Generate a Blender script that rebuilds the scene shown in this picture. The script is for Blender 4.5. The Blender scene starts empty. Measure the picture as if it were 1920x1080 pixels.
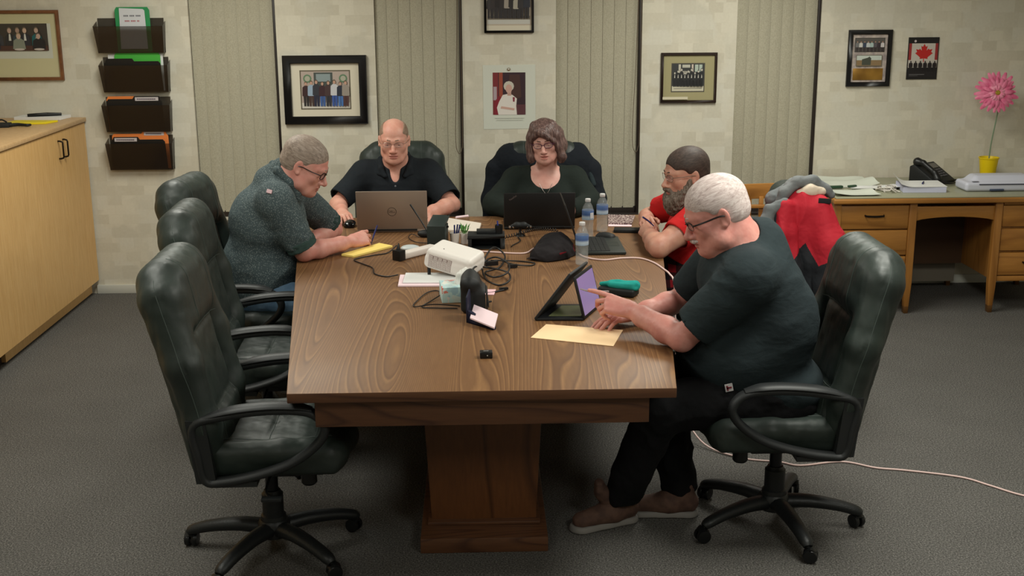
import bpy, bmesh, math, random
import numpy as np
from math import radians as rad, sin, cos, pi
from mathutils import Vector, Matrix
from mathutils.bvhtree import BVHTree

C = bpy.context.scene.collection
SC = bpy.context.scene

# ---------------------------------------------------------------- camera
cam_d = bpy.data.cameras.new('camera')
cam = bpy.data.objects.new('camera', cam_d); C.objects.link(cam)
cam_d.sensor_width = 36.0
cam_d.lens = 36.0 * 2250.0 / 1920.0
cam_d.clip_start = 0.05; cam_d.clip_end = 60
_p, _y, _r = rad(14.31), rad(1.52), rad(0.354)
_F = Vector((sin(_y)*cos(_p), cos(_y)*cos(_p), -sin(_p)))
_R0 = Vector((cos(_y), -sin(_y), 0)); _U0 = _R0.cross(_F)
_R = _R0*cos(_r) - _U0*sin(_r); _U = _R0*sin(_r) + _U0*cos(_r)
_m = Matrix((( _R.x, _U.x, -_F.x, 0), (_R.y, _U.y, -_F.y, 0), (_R.z, _U.z, -_F.z, 2.08), (0, 0, 0, 1)))
cam.matrix_world = _m
SC.camera = cam

# ---------------------------------------------------------------- light, exposure
w = bpy.data.worlds.new('world'); SC.world = w; w.use_nodes = True
w.node_tree.nodes['Background'].inputs[0].default_value = (0.05, 0.055, 0.06, 1)
w.node_tree.nodes['Background'].inputs[1].default_value = 0.3
SC.view_settings.view_transform = 'Standard'
SC.view_settings.look = 'None'
SC.view_settings.exposure = 1.0
SC.view_settings.gamma = 1.0
SC.view_settings.use_curve_mapping = False

def area(name, loc, sx, sy, power, col=(0.985, 0.985, 0.885)):
    d = bpy.data.lights.new(name, 'AREA'); d.shape = 'RECTANGLE'; d.size = sx; d.size_y = sy
    d.energy = power; d.color = col
    o = bpy.data.objects.new(name, d); C.objects.link(o); o.location = loc
    return o
# fluorescent troffers of the ceiling (all above the frame)
for (x, y, p) in ((-1.6, 6.6, 19), (1.6, 6.6, 22), (-1.6, 4.0, 18), (1.6, 4.0, 27), (-1.6, 1.4, 9), (1.6, 1.4, 14)):
    area('ceiling_light_panel', (x, y, 2.585), 0.6, 1.2, p)

# ---------------------------------------------------------------- helpers: materials
def lin(c):
    return tuple(((v/255.0)/12.92 if v/255.0 <= 0.04045 else (((v/255.0)+0.055)/1.055)**2.4) for v in c)
MATS = {}
def mat(name, rgb, rough=0.5, metal=0.0, var=None, bump=None, spec=0.5, trans=0.0, alpha=1.0, emis=None, sss=0.0, coat=0.0, ior=1.45, sheen=0.0, stretch=(1, 1, 1)):
    """var=(scale, second rgb, detail) mixes a second tone by noise; bump=(scale, strength[, stretch])"""
    if name in MATS: return MATS[name]
    m = bpy.data.materials.new(name); m.use_nodes = True; MATS[name] = m
    nt = m.node_tree; N = nt.nodes; L = nt.links; b = N['Principled BSDF']
    b.inputs['Base Color'].default_value = lin(rgb) + (1,)
    b.inputs['Roughness'].default_value = rough; b.inputs['Metallic'].default_value = metal
    b.inputs['Specular IOR Level'].default_value = spec
    b.inputs['Transmission Weight'].default_value = trans; b.inputs['Alpha'].default_value = alpha
    b.inputs['IOR'].default_value = ior
    if coat: b.inputs['Coat Weight'].default_value = coat; b.inputs['Coat Roughness'].default_value = 0.25
    if sheen: b.inputs['Sheen Weight'].default_value = sheen
    if sss:
        b.inputs['Subsurface Weight'].default_value = sss; b.inputs['Subsurface Radius'].default_value = (1, .35, .2); b.inputs['Subsurface Scale'].default_value = 0.006
    if emis:
        b.inputs['Emission Color'].default_value = lin(emis[0]) + (1,); b.inputs['Emission Strength'].default_value = emis[1]
    if var or bump:
        tc = N.new('ShaderNodeTexCoord'); mp = N.new('ShaderNodeMapping'); mp.inputs['Scale'].default_value = stretch
        L.new(tc.outputs['Object'], mp.inputs[0])
    if var:
        n = N.new('ShaderNodeTexNoise'); n.inputs['Scale'].default_value = var[0]; n.inputs['Detail'].default_value = var[2] if len(var) > 2 else 3
        L.new(mp.outputs[0], n.inputs['Vector'])
        r = N.new('ShaderNodeValToRGB'); r.color_ramp.elements[0].position = 0.35; r.color_ramp.elements[1].position = 0.65
        r.color_ramp.elements[0].color = lin(rgb) + (1,); r.color_ramp.elements[1].color = lin(var[1]) + (1,)
        L.new(n.outputs['Fac'], r.inputs[0]); L.new(r.outputs[0], b.inputs['Base Color'])
    if bump:
        n2 = N.new('ShaderNodeTexNoise'); n2.inputs['Scale'].default_value = bump[0]; n2.inputs['Detail'].default_value = 4
        L.new(mp.outputs[0], n2.inputs['Vector'])
        bp = N.new('ShaderNodeBump'); bp.inputs['Strength'].default_value = bump[1]; bp.inputs['Distance'].default_value = 0.004
        L.new(n2.outputs['Fac'], bp.inputs['Height']); L.new(bp.outputs[0], b.inputs['Normal'])
    return m

def node_mat(name, rough, build, spec=0.5):
    m = bpy.data.materials.new(name); m.use_nodes = True; MATS[name] = m
    nt = m.node_tree; b = nt.nodes['Principled BSDF']
    b.inputs['Roughness'].default_value = rough; b.inputs['Specular IOR Level'].default_value = spec
    tc = nt.nodes.new('ShaderNodeTexCoord')
    build(nt, nt.nodes, nt.links, b, tc.outputs['Object'])
    return m
def ramp(N, L, src, stops):
    r = N.new('ShaderNodeValToRGB'); e = r.color_ramp.elements
    while len(e) < len(stops): e.new(0.5)
    for i, (p, c) in enumerate(stops):
        e[i].position = p; e[i].color = (lin(c) + (1,)) if len(c) == 3 else c
    L.new(src, r.inputs[0]); return r.outputs[0]
def mapping(N, L, src, scale=(1, 1, 1), rot=(0, 0, 0), loc=(0, 0, 0)):
    m = N.new('ShaderNodeMapping'); m.inputs['Scale'].default_value = scale; m.inputs['Rotation'].default_value = rot; m.inputs['Location'].default_value = loc
    L.new(src, m.inputs[0]); return m.outputs[0]
def noise(N, L, src, scale, detail=2, rough=0.5, out='Fac', dist=0.0):
    n = N.new('ShaderNodeTexNoise'); n.inputs['Scale'].default_value = scale; n.inputs['Detail'].default_value = detail
    n.inputs['Roughness'].default_value = rough; n.inputs['Distortion'].default_value = dist
    L.new(src, n.inputs['Vector']); return n.outputs[out]
def mth(N, L, op, a, b=None):
    m = N.new('ShaderNodeMath'); m.operation = op
    for i, v in enumerate((a, b)):
        if v is None: continue
        if isinstance(v, (int, float)): m.inputs[i].default_value = v
        else: L.new(v, m.inputs[i])
    return m.outputs[0]
def mix(N, L, fac, a, b, mode='MIX'):
    m = N.new('ShaderNodeMix'); m.data_type = 'RGBA'; m.blend_type = mode
    if isinstance(fac, (int, float)): m.inputs[0].default_value = fac
    else: L.new(fac, m.inputs[0])
    for i, v in ((6, a), (7, b)):
        if isinstance(v, tuple): m.inputs[i].default_value = lin(v) + (1,)
        else: L.new(v, m.inputs[i])
    return m.outputs[2]
def bumpn(N, L, h, b, strength, dist=0.002):
    bp = N.new('ShaderNodeBump'); bp.inputs['Strength'].default_value = strength; bp.inputs['Distance'].default_value = dist
    L.new(h, bp.inputs['Height']); L.new(bp.outputs[0], b.inputs['Normal'])

def wood_mat(name, light, dark, rough, bands, stretch, low, axis='y', contrast=1.0, spec=0.4):
    """flat-sawn grain: contour lines of a stretched noise give cathedral arches"""
    sc = {'y': (1, stretch, 1), 'x': (stretch, 1, 1), 'z': (1, 1, stretch)}[axis]
    def f(nt, N, L, b, co):
        v = mapping(N, L, co, sc)
        n = noise(N, L, v, low, 1.5, 0.4, dist=0.1)
        s = mth(N, L, 'FRACT', mth(N, L, 'MULTIPLY', n, bands))
        mid = tuple(.45*a+.55*b_ for a, b_ in zip(light, dark)) if contrast != 1.0 else light
        line = ramp(N, L, s, [(0.0, dark), (0.25, mid), (0.6, mid), (0.85, light), (1.0, dark)])
        v2 = mapping(N, L, co, tuple(c*1.0 for c in sc))
        fine = noise(N, L, v2, 90, 3, 0.6)
        col = mix(N, L, mth(N, L, 'MULTIPLY', fine, 0.75), line, dark)
        big = noise(N, L, co, 1.6, 2)
        hs = N.new('ShaderNodeHueSaturation'); L.new(col, hs.inputs['Color'])
        L.new(mth(N, L, 'ADD', mth(N, L, 'MULTIPLY', big, 0.3), 0.86), hs.inputs['Value'])
        L.new(hs.outputs[0], b.inputs['Base Color'])
    return node_mat(name, rough, f, spec)

# ---------------------------------------------------------------- helpers: objects
def props(o, label=None, cat=None, group=None, kind=None):
    if label: o['label'] = label
    if cat: o['category'] = cat
    if group: o['group'] = group
    if kind: o['kind'] = kind
    return o
def thing(name, label, cat, loc=(0, 0, 0), rz=0.0, group=None):
    o = bpy.data.objects.new(name, None); C.objects.link(o); o.location = loc; o.rotation_euler = (0, 0, rz)
    o.empty_display_size = 0.05
    return props(o, label, cat, group)
def link(name, me, parent=None, label=None):
    o = bpy.data.objects.new(name, me); C.objects.link(o)
    if parent is not None: o.parent = parent
    if label: o['label'] = label
    return o
def dup(root, loc=None, rz=None, label=None, group=None):
    def cp(o, par):
        c = o.copy(); C.objects.link(c); c.parent = par
        for ch in [x for x in bpy.data.objects if x.parent == o]: cp(ch, c)
        return c
    r = cp(root, None)
    if loc is not None: r.location = loc
    if rz is not None: r.rotation_euler = (0, 0, rz)
    if label: r['label'] = label
    if group: r['group'] = group
    return r

def V(*a): return np.array(a, float)
def nrm(v):
    v = np.asarray(v, float); return v/np.linalg.norm(v)
def catmull(pts, n=6, closed=False):
    P = [np.asarray(p, float) for p in pts]; out = []; m = len(P)
    for i in range(m if closed else m-1):
        p0 = P[(i-1) % m] if closed or i > 0 else P[0]*2-P[1]
        p1 = P[i]; p2 = P[(i+1) % m]
        p3 = P[(i+2) % m] if closed or i < m-2 else P[-1]*2-P[-2]
        for k in range(n):
            t = k/n
            out.append(0.5*((2*p1)+(-p0+p2)*t+(2*p0-5*p1+4*p2-p3)*t*t+(-p0+3*p1-3*p2+p3)*t**3))
    if not closed: out.append(P[-1])
    return out

class MB:
    """collects shapes; build() links them as ONE mesh object"""
    def __init__(s, off=(0, 0, 0)): s.v = []; s.f = []; s.mi = []; s.off = np.asarray(off, float); s.uvc = None
    def add(s, vs, fs, m=0):
        n = len(s.v); s.v += [tuple(np.asarray(v, float)-s.off) for v in vs]
        s.f += [tuple(i+n for i in f) for f in fs]; s.mi += [m]*len(fs)
    def box(s, x0, x1, y0, y1, z0, z1, m=0):
        vs = [(x, y, z) for z in (z0, z1) for y in (y0, y1) for x in (x0, x1)]
        s.add(vs, [(0, 2, 3, 1), (4, 5, 7, 6), (0, 1, 5, 4), (2, 6, 7, 3), (0, 4, 6, 2), (1, 3, 7, 5)], m)
    def obox(s, c, ex, ey, ez, m=0):
        """oriented box: centre and three half-extent vectors"""
        c, ex, ey, ez = [np.asarray(q, float) for q in (c, ex, ey, ez)]
        vs = [c+i*ex+j*ey+k*ez for k in (-1, 1) for j in (-1, 1) for i in (-1, 1)]
        s.add(vs, [(0, 2, 3, 1), (4, 5, 7, 6), (0, 1, 5, 4), (2, 6, 7, 3), (0, 4, 6, 2), (1, 3, 7, 5)], m)
    def prism(s, poly, a, b, m=0):
        """poly: 3D points of one face, extruded by vector b-a"""
        d = np.asarray(b, float)-np.asarray(a, float); P = [np.asarray(p, float) for p in poly]; n = len(P)
        s.add(P+[p+d for p in P], [tuple(range(n))[::-1], tuple(range(n, 2*n))]+[(i, (i+1) % n, (i+1) % n+n, i+n) for i in range(n)], m)
    def tube(s, pts, r, n=8, closed=False, m=0, sub=0, flat=None, up=None):
        """r: radius or list; flat=(a,b): elliptical half sizes (along up, across)"""
        P = catmull(pts, sub, closed) if sub else [np.asarray(p, float) for p in pts]
        k = len(P)
        rr = list(np.interp(np.linspace(0, 1, k), np.linspace(0, 1, len(r)), r)) if isinstance(r, (list, tuple)) else [r]*k
        vs = []; u = None
        for i in range(k):
            a = P[(i-1) % k] if closed or i > 0 else P[0]; b = P[(i+1) % k] if closed or i < k-1 else P[-1]
            t = nrm(b-a) if np.linalg.norm(b-a) > 1e-9 else V(0, 0, 1)
            if up is not None: u = np.asarray(up, float)
            elif u is None: u = V(0, 0, 1) if abs(t[2]) < .9 else V(1, 0, 0)
            u = nrm(u-t*(u@t)); w_ = np.cross(t, u)
            fa, fb = flat if flat else (1, 1)
            for j in range(n):
                an = 2*pi*j/n; vs.append(P[i]+rr[i]*(cos(an)*u*fa+sin(an)*w_*fb))
        fs = []
        for i in range(k if closed else k-1):
            for j in range(n):
                a = i*n+j; b = i*n+(j+1) % n; c = ((i+1) % k)*n+(j+1) % n; d = ((i+1) % k)*n+j
                fs.append((a, b, c, d))
        if not closed: fs += [tuple(range(n))[::-1], tuple(range((k-1)*n, k*n))]
        s.add(vs, fs, m)
    def lathe(s, prof, c=(0, 0, 0), n=24, m=0, axis=(0, 0, 1), cap=True):
        """prof: (radius, height) list"""
        c = np.asarray(c, float); a = nrm(axis); u = nrm(np.cross(a, V(0, 1, 0) if abs(a[1]) < .9 else V(1, 0, 0))); w_ = np.cross(a, u)
        vs = [c+a*h+r*(cos(2*pi*j/n)*u+sin(2*pi*j/n)*w_) for r, h in prof for j in range(n)]
        fs = [(i*n+j, i*n+(j+1) % n, (i+1)*n+(j+1) % n, (i+1)*n+j) for i in range(len(prof)-1) for j in range(n)]
        if cap: fs += [tuple(range(n))[::-1], tuple(range((len(prof)-1)*n, len(prof)*n))]
        s.add(vs, fs, m)
    def grid(s, fn, nu, nv, m=0, thick=None):
        vs = [fn(i/nu, j/nv) for j in range(nv+1) for i in range(nu+1)]
        fs = [(j*(nu+1)+i, j*(nu+1)+i+1, (j+1)*(nu+1)+i+1, (j+1)*(nu+1)+i) for j in range(nv) for i in range(nu)]
        if thick is None: s.add(vs, fs, m); return
        n = len(vs); t = np.asarray(thick, float)
        low = [np.asarray(v, float)-t for v in vs]
        fs2 = [tuple(i+n for i in f[::-1]) for f in fs]
        rim = [i for i in range(nu+1)]+[j*(nu+1)+nu for j in range(1, nv+1)]+[nv*(nu+1)+i for i in range(nu-1, -1, -1)]+[j*(nu+1) for j in range(nv-1, 0, -1)]
        fr = [(rim[(k+1) % len(rim)], rim[k], rim[k]+n, rim[(k+1) % len(rim)]+n) for k in range(len(rim))]
        s.add(list(vs)+low, fs+fs2+fr, m)
    def build(s, name, mats, parent=None, bevel=0.0, seg=2, angle=0.6, label=None, smooth=True):
        me = bpy.data.meshes.new(name); me.from_pydata([tuple(v) for v in s.v], [], s.f)
        mats = mats if isinstance(mats, (list, tuple)) else [mats]
        for m_ in mats: me.materials.append(m_)
        me.polygons.foreach_set('material_index', s.mi)
        bm = bmesh.new(); bm.from_mesh(me)
        bmesh.ops.remove_doubles(bm, verts=bm.verts, dist=1e-6)
        bmesh.ops.recalc_face_normals(bm, faces=bm.faces)
        if bevel:
            es = [e for e in bm.edges if len(e.link_faces) == 2 and e.calc_face_angle(0) > 0.5]
            bmesh.ops.bevel(bm, geom=es, offset=bevel, segments=seg, affect='EDGES', profile=0.5, clamp_overlap=True)
        bm.to_mesh(me); bm.free()
        if smooth:
            me.shade_smooth(); me.set_sharp_from_angle(angle=angle)
        return link(name, me, parent, label)

PRINT = bpy.data.materials.new('printed_surface'); PRINT.use_nodes = True
_a = PRINT.node_tree.nodes.new('ShaderNodeAttribute'); _a.attribute_name = 'ink'
PRINT.node_tree.links.new(_a.outputs['Color'], PRINT.node_tree.nodes['Principled BSDF'].inputs['Base Color'])
PRINT.node_tree.nodes['Principled BSDF'].inputs['Roughness'].default_value = 0.45
class Flat:
    """a printed flat thing: coloured polygons in the plane o + x*u + y*v, layered 0.25 mm apart along n"""
    def __init__(s, o, u, v, n, step=0.00025):
        s.o, s.u, s.v_, s.n = [np.asarray(q, float) for q in (o, u, v, n)]; s.vs = []; s.fs = []; s.cs = []; s.k = 0; s.step = step
    def poly(s, pts, c, raise_=1):
        s.k += raise_; b = len(s.vs)
        s.vs += [s.o+s.u*p[0]+s.v_*p[1]+s.n*s.step*s.k for p in pts]; s.fs.append(tuple(range(b, b+len(pts)))); s.cs.append(c)
    def rect(s, x0, x1, y0, y1, c, r=1): s.poly([(x0, y0), (x1, y0), (x1, y1), (x0, y1)], c, r)
    def disc(s, x, y, rx, c, ry=None, n=12, r=1):
        ry = ry or rx; s.poly([(x+rx*cos(2*pi*i/n), y+ry*sin(2*pi*i/n)) for i in range(n)], c, r)
    def figure(s, x, y, h, cloth, trousers, skin=(190, 150, 130), hair=(90, 75, 60), w=None):
        w = w or h*0.13
        s.poly([(x-w*.75, y), (x-w*.1, y), (x-w*.02, y+h*.45), (x+w*.02, y+h*.45), (x+w*.1, y), (x+w*.75, y), (x+w*.85, y+h*.5), (x-w*.85, y+h*.5)], trousers)
        s.poly([(x-w*1.15, y+h*.42), (x-w*.8, y+h*.40), (x+w*.8, y+h*.40), (x+w*1.15, y+h*.42), (x+w*1.05, y+h*.76), (x+w*.4, y+h*.83), (x-w*.4, y+h*.83), (x-w*1.05, y+h*.76)], cloth)
        s.disc(x, y+h*.92, h*.062, hair, h*.078, 10); s.disc(x, y+h*.895, h*.052, skin, h*.065, 10)
    def build(s, name, parent, label=None):
        me = bpy.data.meshes.new(name); me.from_pydata([tuple(v) for v in s.vs], [], s.fs); me.materials.append(PRINT)
        at = me.color_attributes.new('ink', 'FLOAT_COLOR', 'CORNER')
        k = 0
        for p in me.polygons:
            col = lin(s.cs[p.index]) + (1,)
            for li in p.loop_indices: at.data[li].color = col
        return link(name, me, parent, label)

def text(name, body, size, o, u, v, mt, parent, label=None, align='CENTER', depth=0.0004):
    """raised lettering in the plane o + x*u + y*v"""
    cu = bpy.data.curves.new('lettering', 'FONT'); cu.body = body; cu.size = size; cu.align_x = align; cu.align_y = 'CENTER'; cu.extrude = depth; cu.resolution_u = 3
    tmp = bpy.data.objects.new('lettering', cu); C.objects.link(tmp)
    dg = bpy.context.evaluated_depsgraph_get(); me = bpy.data.meshes.new_from_object(tmp.evaluated_get(dg))
    bpy.data.objects.remove(tmp); bpy.data.curves.remove(cu)
    u, v = nrm(u), nrm(v); n = np.cross(u, v)
    for vt in me.vertices:
        c = vt.co; vt.co = tuple(np.asarray(o, float)+u*c.x+v*c.y+n*c.z)
    me.materials.clear(); me.materials.append(mt); me.name = name
    return link(name, me, parent, label)

# ---------------------------------------------------------------- helpers: soft shapes from distance fields
def vnoise(P, seed=0):
    """smooth value noise in -1..1"""
    I = np.floor(P).astype(np.int64); F = P-I; F = F*F*(3-2*F)
    def h(x, y, z):
        n = (x*374761393+y*668265263+z*2147483647+seed*974634777) & 0xffffffff
        n = ((n ^ (n >> 13))*1274126177) & 0xffffffff
        return ((n ^ (n >> 16)) & 0xffff)/32767.5-1
    x, y, z = I.T; fx, fy, fz = F.T
    r = 0
    for dx in (0, 1):
        for dy in (0, 1):
            for dz in (0, 1):
                r = r+h(x+dx, y+dy, z+dz)*(fx if dx else 1-fx)*(fy if dy else 1-fy)*(fz if dz else 1-fz)
    return r

class SDF:
    def __init__(s): s.P = []
    def _a(s, fn, lo, hi, k, op): s.P.append((fn, np.asarray(lo, float), np.asarray(hi, float), k, op))
    def cone(s, a, b, ra, rb, k=.01, op='u'):
        a = np.asarray(a, float); b = np.asarray(b, float); ba = b-a; L2 = max(ba@ba, 1e-12); R = max(ra, rb)
        def fn(p):
            q = p-a; t = np.clip(q@ba/L2, 0, 1); return np.sqrt(((q-t[:, None]*ba)**2).sum(1))-(ra+(rb-ra)*t)
        s._a(fn, np.minimum(a, b)-R, np.maximum(a, b)+R, k, op)
    def chain(s, pts, rs, k=.01, op='u'):
        for i in range(len(pts)-1): s.cone(pts[i], pts[i+1], rs[i], rs[i+1], k, op)
    def sleeve(s, a, b, ra, rb, k=.03, cut=0.0):
        """cone that ends in a flat hem at b and is open there"""
        a = np.asarray(a, float); b = np.asarray(b, float); ba = b-a; L = np.linalg.norm(ba); R = max(ra, rb)
        def fn(p):
            q = p-a; h = q@ba/L; t = np.clip(h/L, 0, 1); d = np.sqrt(((q-t[:, None]*ba)**2).sum(1))-(ra+(rb-ra)*t)
            return np.maximum(d, h-L)
        s._a(fn, np.minimum(a, b)-R, np.maximum(a, b)+R, k, 'u')
        u = ba/L
        def fn2(p):
            q = p-(b-u*0.03); h = q@u; r = np.sqrt(((q-h[:, None]*u)**2).sum(1))
            return np.maximum(np.maximum(r-(rb-0.007), -h), h-0.05)
        s._a(fn2, b-u*0.03-rb, b+u*0.05+rb, 0.004, 's')
    def ell(s, c, r, k=.01, op='u', R=None):
        c = np.asarray(c, float); r = np.asarray(r, float)*np.ones(3); R = np.eye(3) if R is None else np.asarray(R, float); m = np.sqrt(((R*r)**2).sum(1))
        def fn(p):
            q = (p-c)@R; k0 = np.sqrt(((q/r)**2).sum(1)); k1 = np.sqrt(((q/r**2)**2).sum(1)); return k0*(k0-1)/np.maximum(k1, 1e-9)
        s._a(fn, c-m, c+m, k, op)
    def box(s, c, h, rr=.01, k=.01, op='u', R=None):
        c = np.asarray(c, float); h = np.asarray(h, float); R = np.eye(3) if R is None else np.asarray(R, float); m = np.abs(R)@h
        rr = min(rr, h.min())
        def fn(p):
            q = np.abs((p-c)@R)-h+rr; return np.sqrt((np.maximum(q, 0)**2).sum(1))+np.minimum(q.max(1), 0)-rr
        s._a(fn, c-m, c+m, k, op)
    def plane(s, o, n, k=.004, op='s', lo=(-9, -9, -9), hi=(9, 9, 9)):
        """op 's' removes the side n points to"""
        o = np.asarray(o, float); n = nrm(n); s._a(lambda p: -((p-o)@n), lo, hi, k, op)
    def ev(s, P, lo, hi):
        """P (nb,m,3) points of blocks with bounds lo/hi (nb,3)"""
        nb, m, _ = P.shape; D = np.full((nb, m), 1.0)
        for fn, a, b, k, op in s.P:
            g = k+0.012
            ix = np.where(((hi > a-g) & (lo < b+g)).all(1))[0]
            if not len(ix): continue
            d2 = fn(P[ix].reshape(-1, 3)).reshape(len(ix), m); d1 = D[ix]
            if op == 'u':
                h = np.clip(.5+.5*(d1-d2)/k, 0, 1); D[ix] = d1*(1-h)+d2*h-k*h*(1-h)
            elif op == 's':
                h = np.clip(.5-.5*(d1+d2)/k, 0, 1); D[ix] = d1*(1-h)-d2*h+k*h*(1-h)
            else:
                h = np.clip(.5-.5*(d1-d2)/k, 0, 1); D[ix] = d1*(1-h)+d2*h+k*h*(1-h)
        return D
    def mesh(s, vox=.004):
        B = 8; bs = B*vox
        us = [p for p in s.P if p[4] == 'u']
        lo = np.min([p[1] for p in us], 0)-2*vox-.01; hi = np.max([p[2] for p in us], 0)+2*vox+.01
        n = np.ceil((hi-lo)/bs).astype(int)
        g = np.stack(np.meshgrid(*[np.arange(q) for q in n], indexing='ij'), -1).reshape(-1, 3)
        # coarse cull at half-block offsets
        keep = np.zeros(len(g), bool)
        for st in range(0, len(g), 60000):
            q = g[st:st+60000]; c = lo+(q+.5)*bs
            d = s.ev(c[:, None, :], c-bs/2, c+bs/2)[:, 0]
            keep[st:st+60000] = np.abs(d) < bs*1.15+.004
        g = g[keep]
        off = np.stack(np.meshgrid(*[np.arange(B+1)]*3, indexing='ij'), -1).reshape(-1, 3)
        dims = n*B+2
        Ks = []; Vs = []; Es = []
        for st in range(0, len(g), 1500):
            q = g[st:st+1500]; base = q*B
            pts = lo+(base[:, None, :]+off[None])*vox
            D = s.ev(pts, lo+base*vox, lo+(base+B)*vox).reshape(-1, B+1, B+1, B+1)
            corners = np.stack([D[:, i:i+B, j:j+B, k:k+B] for i in (0, 1) for j in (0, 1) for k in (0, 1)], -1)
            neg = corners < 0; act = neg.any(-1) & ~neg.all(-1)
            bi, i, j, k = np.where(act)
            if not len(bi): continue
            cv = corners[bi, i, j, k]; cp = np.array([(a, b, c) for a in (0, 1) for b in (0, 1) for c in (0, 1)], float)
            acc = np.zeros((len(bi), 3)); cnt = np.zeros(len(bi))
            for e0 in range(8):
                for bit in (1, 2, 4):
                    e1 = e0 | bit
                    if e1 == e0: continue
                    x = (cv[:, e0] < 0) != (cv[:, e1] < 0)
                    t = cv[:, e0]/np.where(x, cv[:, e0]-cv[:, e1], 1)
                    acc += np.where(x[:, None], cp[e0]+t[:, None]*(cp[e1]-cp[e0]), 0); cnt += x
            cell = base[bi]+np.stack([i, j, k], -1)
            key = (cell[:, 0]*dims[1]+cell[:, 1])*dims[2]+cell[:, 2]
            Ks.append(key); Vs.append(lo+(cell+acc/cnt[:, None])*vox)
            for ax in range(3):
                o1 = corners[bi, i, j, k, 0] < 0; o2 = corners[bi, i, j, k, (4, 2, 1)[ax]] < 0
                x = o1 != o2; Es.append((ax, cell[x], o1[x]))
        K = np.concatenate(Ks); VV = np.concatenate(Vs); od = np.argsort(K); K = K[od]; VV = VV[od]
        Fs = []
        def look(c):
            kk = (c[:, 0]*dims[1]+c[:, 1])*dims[2]+c[:, 2]; ix = np.searchsorted(K, kk); ix = np.minimum(ix, len(K)-1); return ix, K[ix] == kk
        for ax, c, inside in Es:
            a1, a2 = [(1, 2), (2, 0), (0, 1)][ax]
            d1 = np.zeros(3, int); d1[a1] = 1; d2 = np.zeros(3, int); d2[a2] = 1
            qs = [look(c), look(c-d1), look(c-d1-d2), look(c-d2)]
            ok = qs[0][1] & qs[1][1] & qs[2][1] & qs[3][1]
            f = np.stack([q[0] for q in qs], -1)
            f = np.where(inside[:, None], f, f[:, ::-1])
            Fs.append(f[ok])
        return VV, np.concatenate(Fs)

def vnormals(Vx, F):
    n = np.cross(Vx[F[:, 2]]-Vx[F[:, 0]], Vx[F[:, 3]]-Vx[F[:, 1]]); N = np.zeros_like(Vx)
    for i in range(4): np.add.at(N, F[:, i], n)
    return N/np.maximum(np.linalg.norm(N, axis=1), 1e-12)[:, None]
def smooth_verts(Vx, F, it):
    for _ in range(it):
        A = np.zeros_like(Vx); c = np.zeros(len(Vx))
        for i in range(4):
            a = F[:, i]; b = F[:, (i+1) % 4]
            np.add.at(A, a, Vx[b]); np.add.at(c, a, 1); np.add.at(A, b, Vx[a]); np.add.at(c, b, 1)
        Vx = .5*Vx+.5*A/np.maximum(c, 1)[:, None]
    return Vx
def blob(name, S, mats, parent=None, vox=.004, off=(0, 0, 0), disp=None, pick=None, it=1, label=None, frame=None):
    Vx, F = S.mesh(vox)
    a_ = Vx[F[:, 0]]; vol = (np.cross(Vx[F[:, 1]]-V(0, 0, 0), Vx[F[:, 2]])*a_).sum()+(np.cross(Vx[F[:, 2]], Vx[F[:, 3]])*a_).sum()
    if vol < 0: F = F[:, ::-1].copy()
    if it: Vx = smooth_verts(Vx, F, it)
    if disp is not None: Vx = Vx+vnormals(Vx, F)*disp(Vx)[:, None]
    mats = mats if isinstance(mats, (list, tuple)) else [mats]
    me = bpy.data.meshes.new(name)
    mi = pick(Vx[F].mean(1)).astype(np.int32) if pick is not None else None
    W = Vx-np.asarray(off, float) if frame is None else (Vx-frame[0])@frame[1]
    me.vertices.add(len(W)); me.vertices.foreach_set('co', W.astype(np.float32).ravel())
    me.loops.add(F.size); me.loops.foreach_set('vertex_index', F.astype(np.int32).ravel())
    me.polygons.add(len(F)); me.polygons.foreach_set('loop_start', np.arange(0, F.size, 4, dtype=np.int32))
    me.polygons.foreach_set('loop_total', np.full(len(F), 4, dtype=np.int32))
    for m_ in mats: me.materials.append(m_)
    if mi is not None: me.polygons.foreach_set('material_index', mi)
    me.update(calc_edges=True); me.validate(); me.shade_smooth()
    ob = link(name, me, parent, label)
    if frame is not None:
        m4 = Matrix([[*frame[1][i], (frame[0]-np.asarray(off, float))[i]] for i in range(3)]+[[0, 0, 0, 1]]); ob.matrix_basis = m4
    return ob

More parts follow.
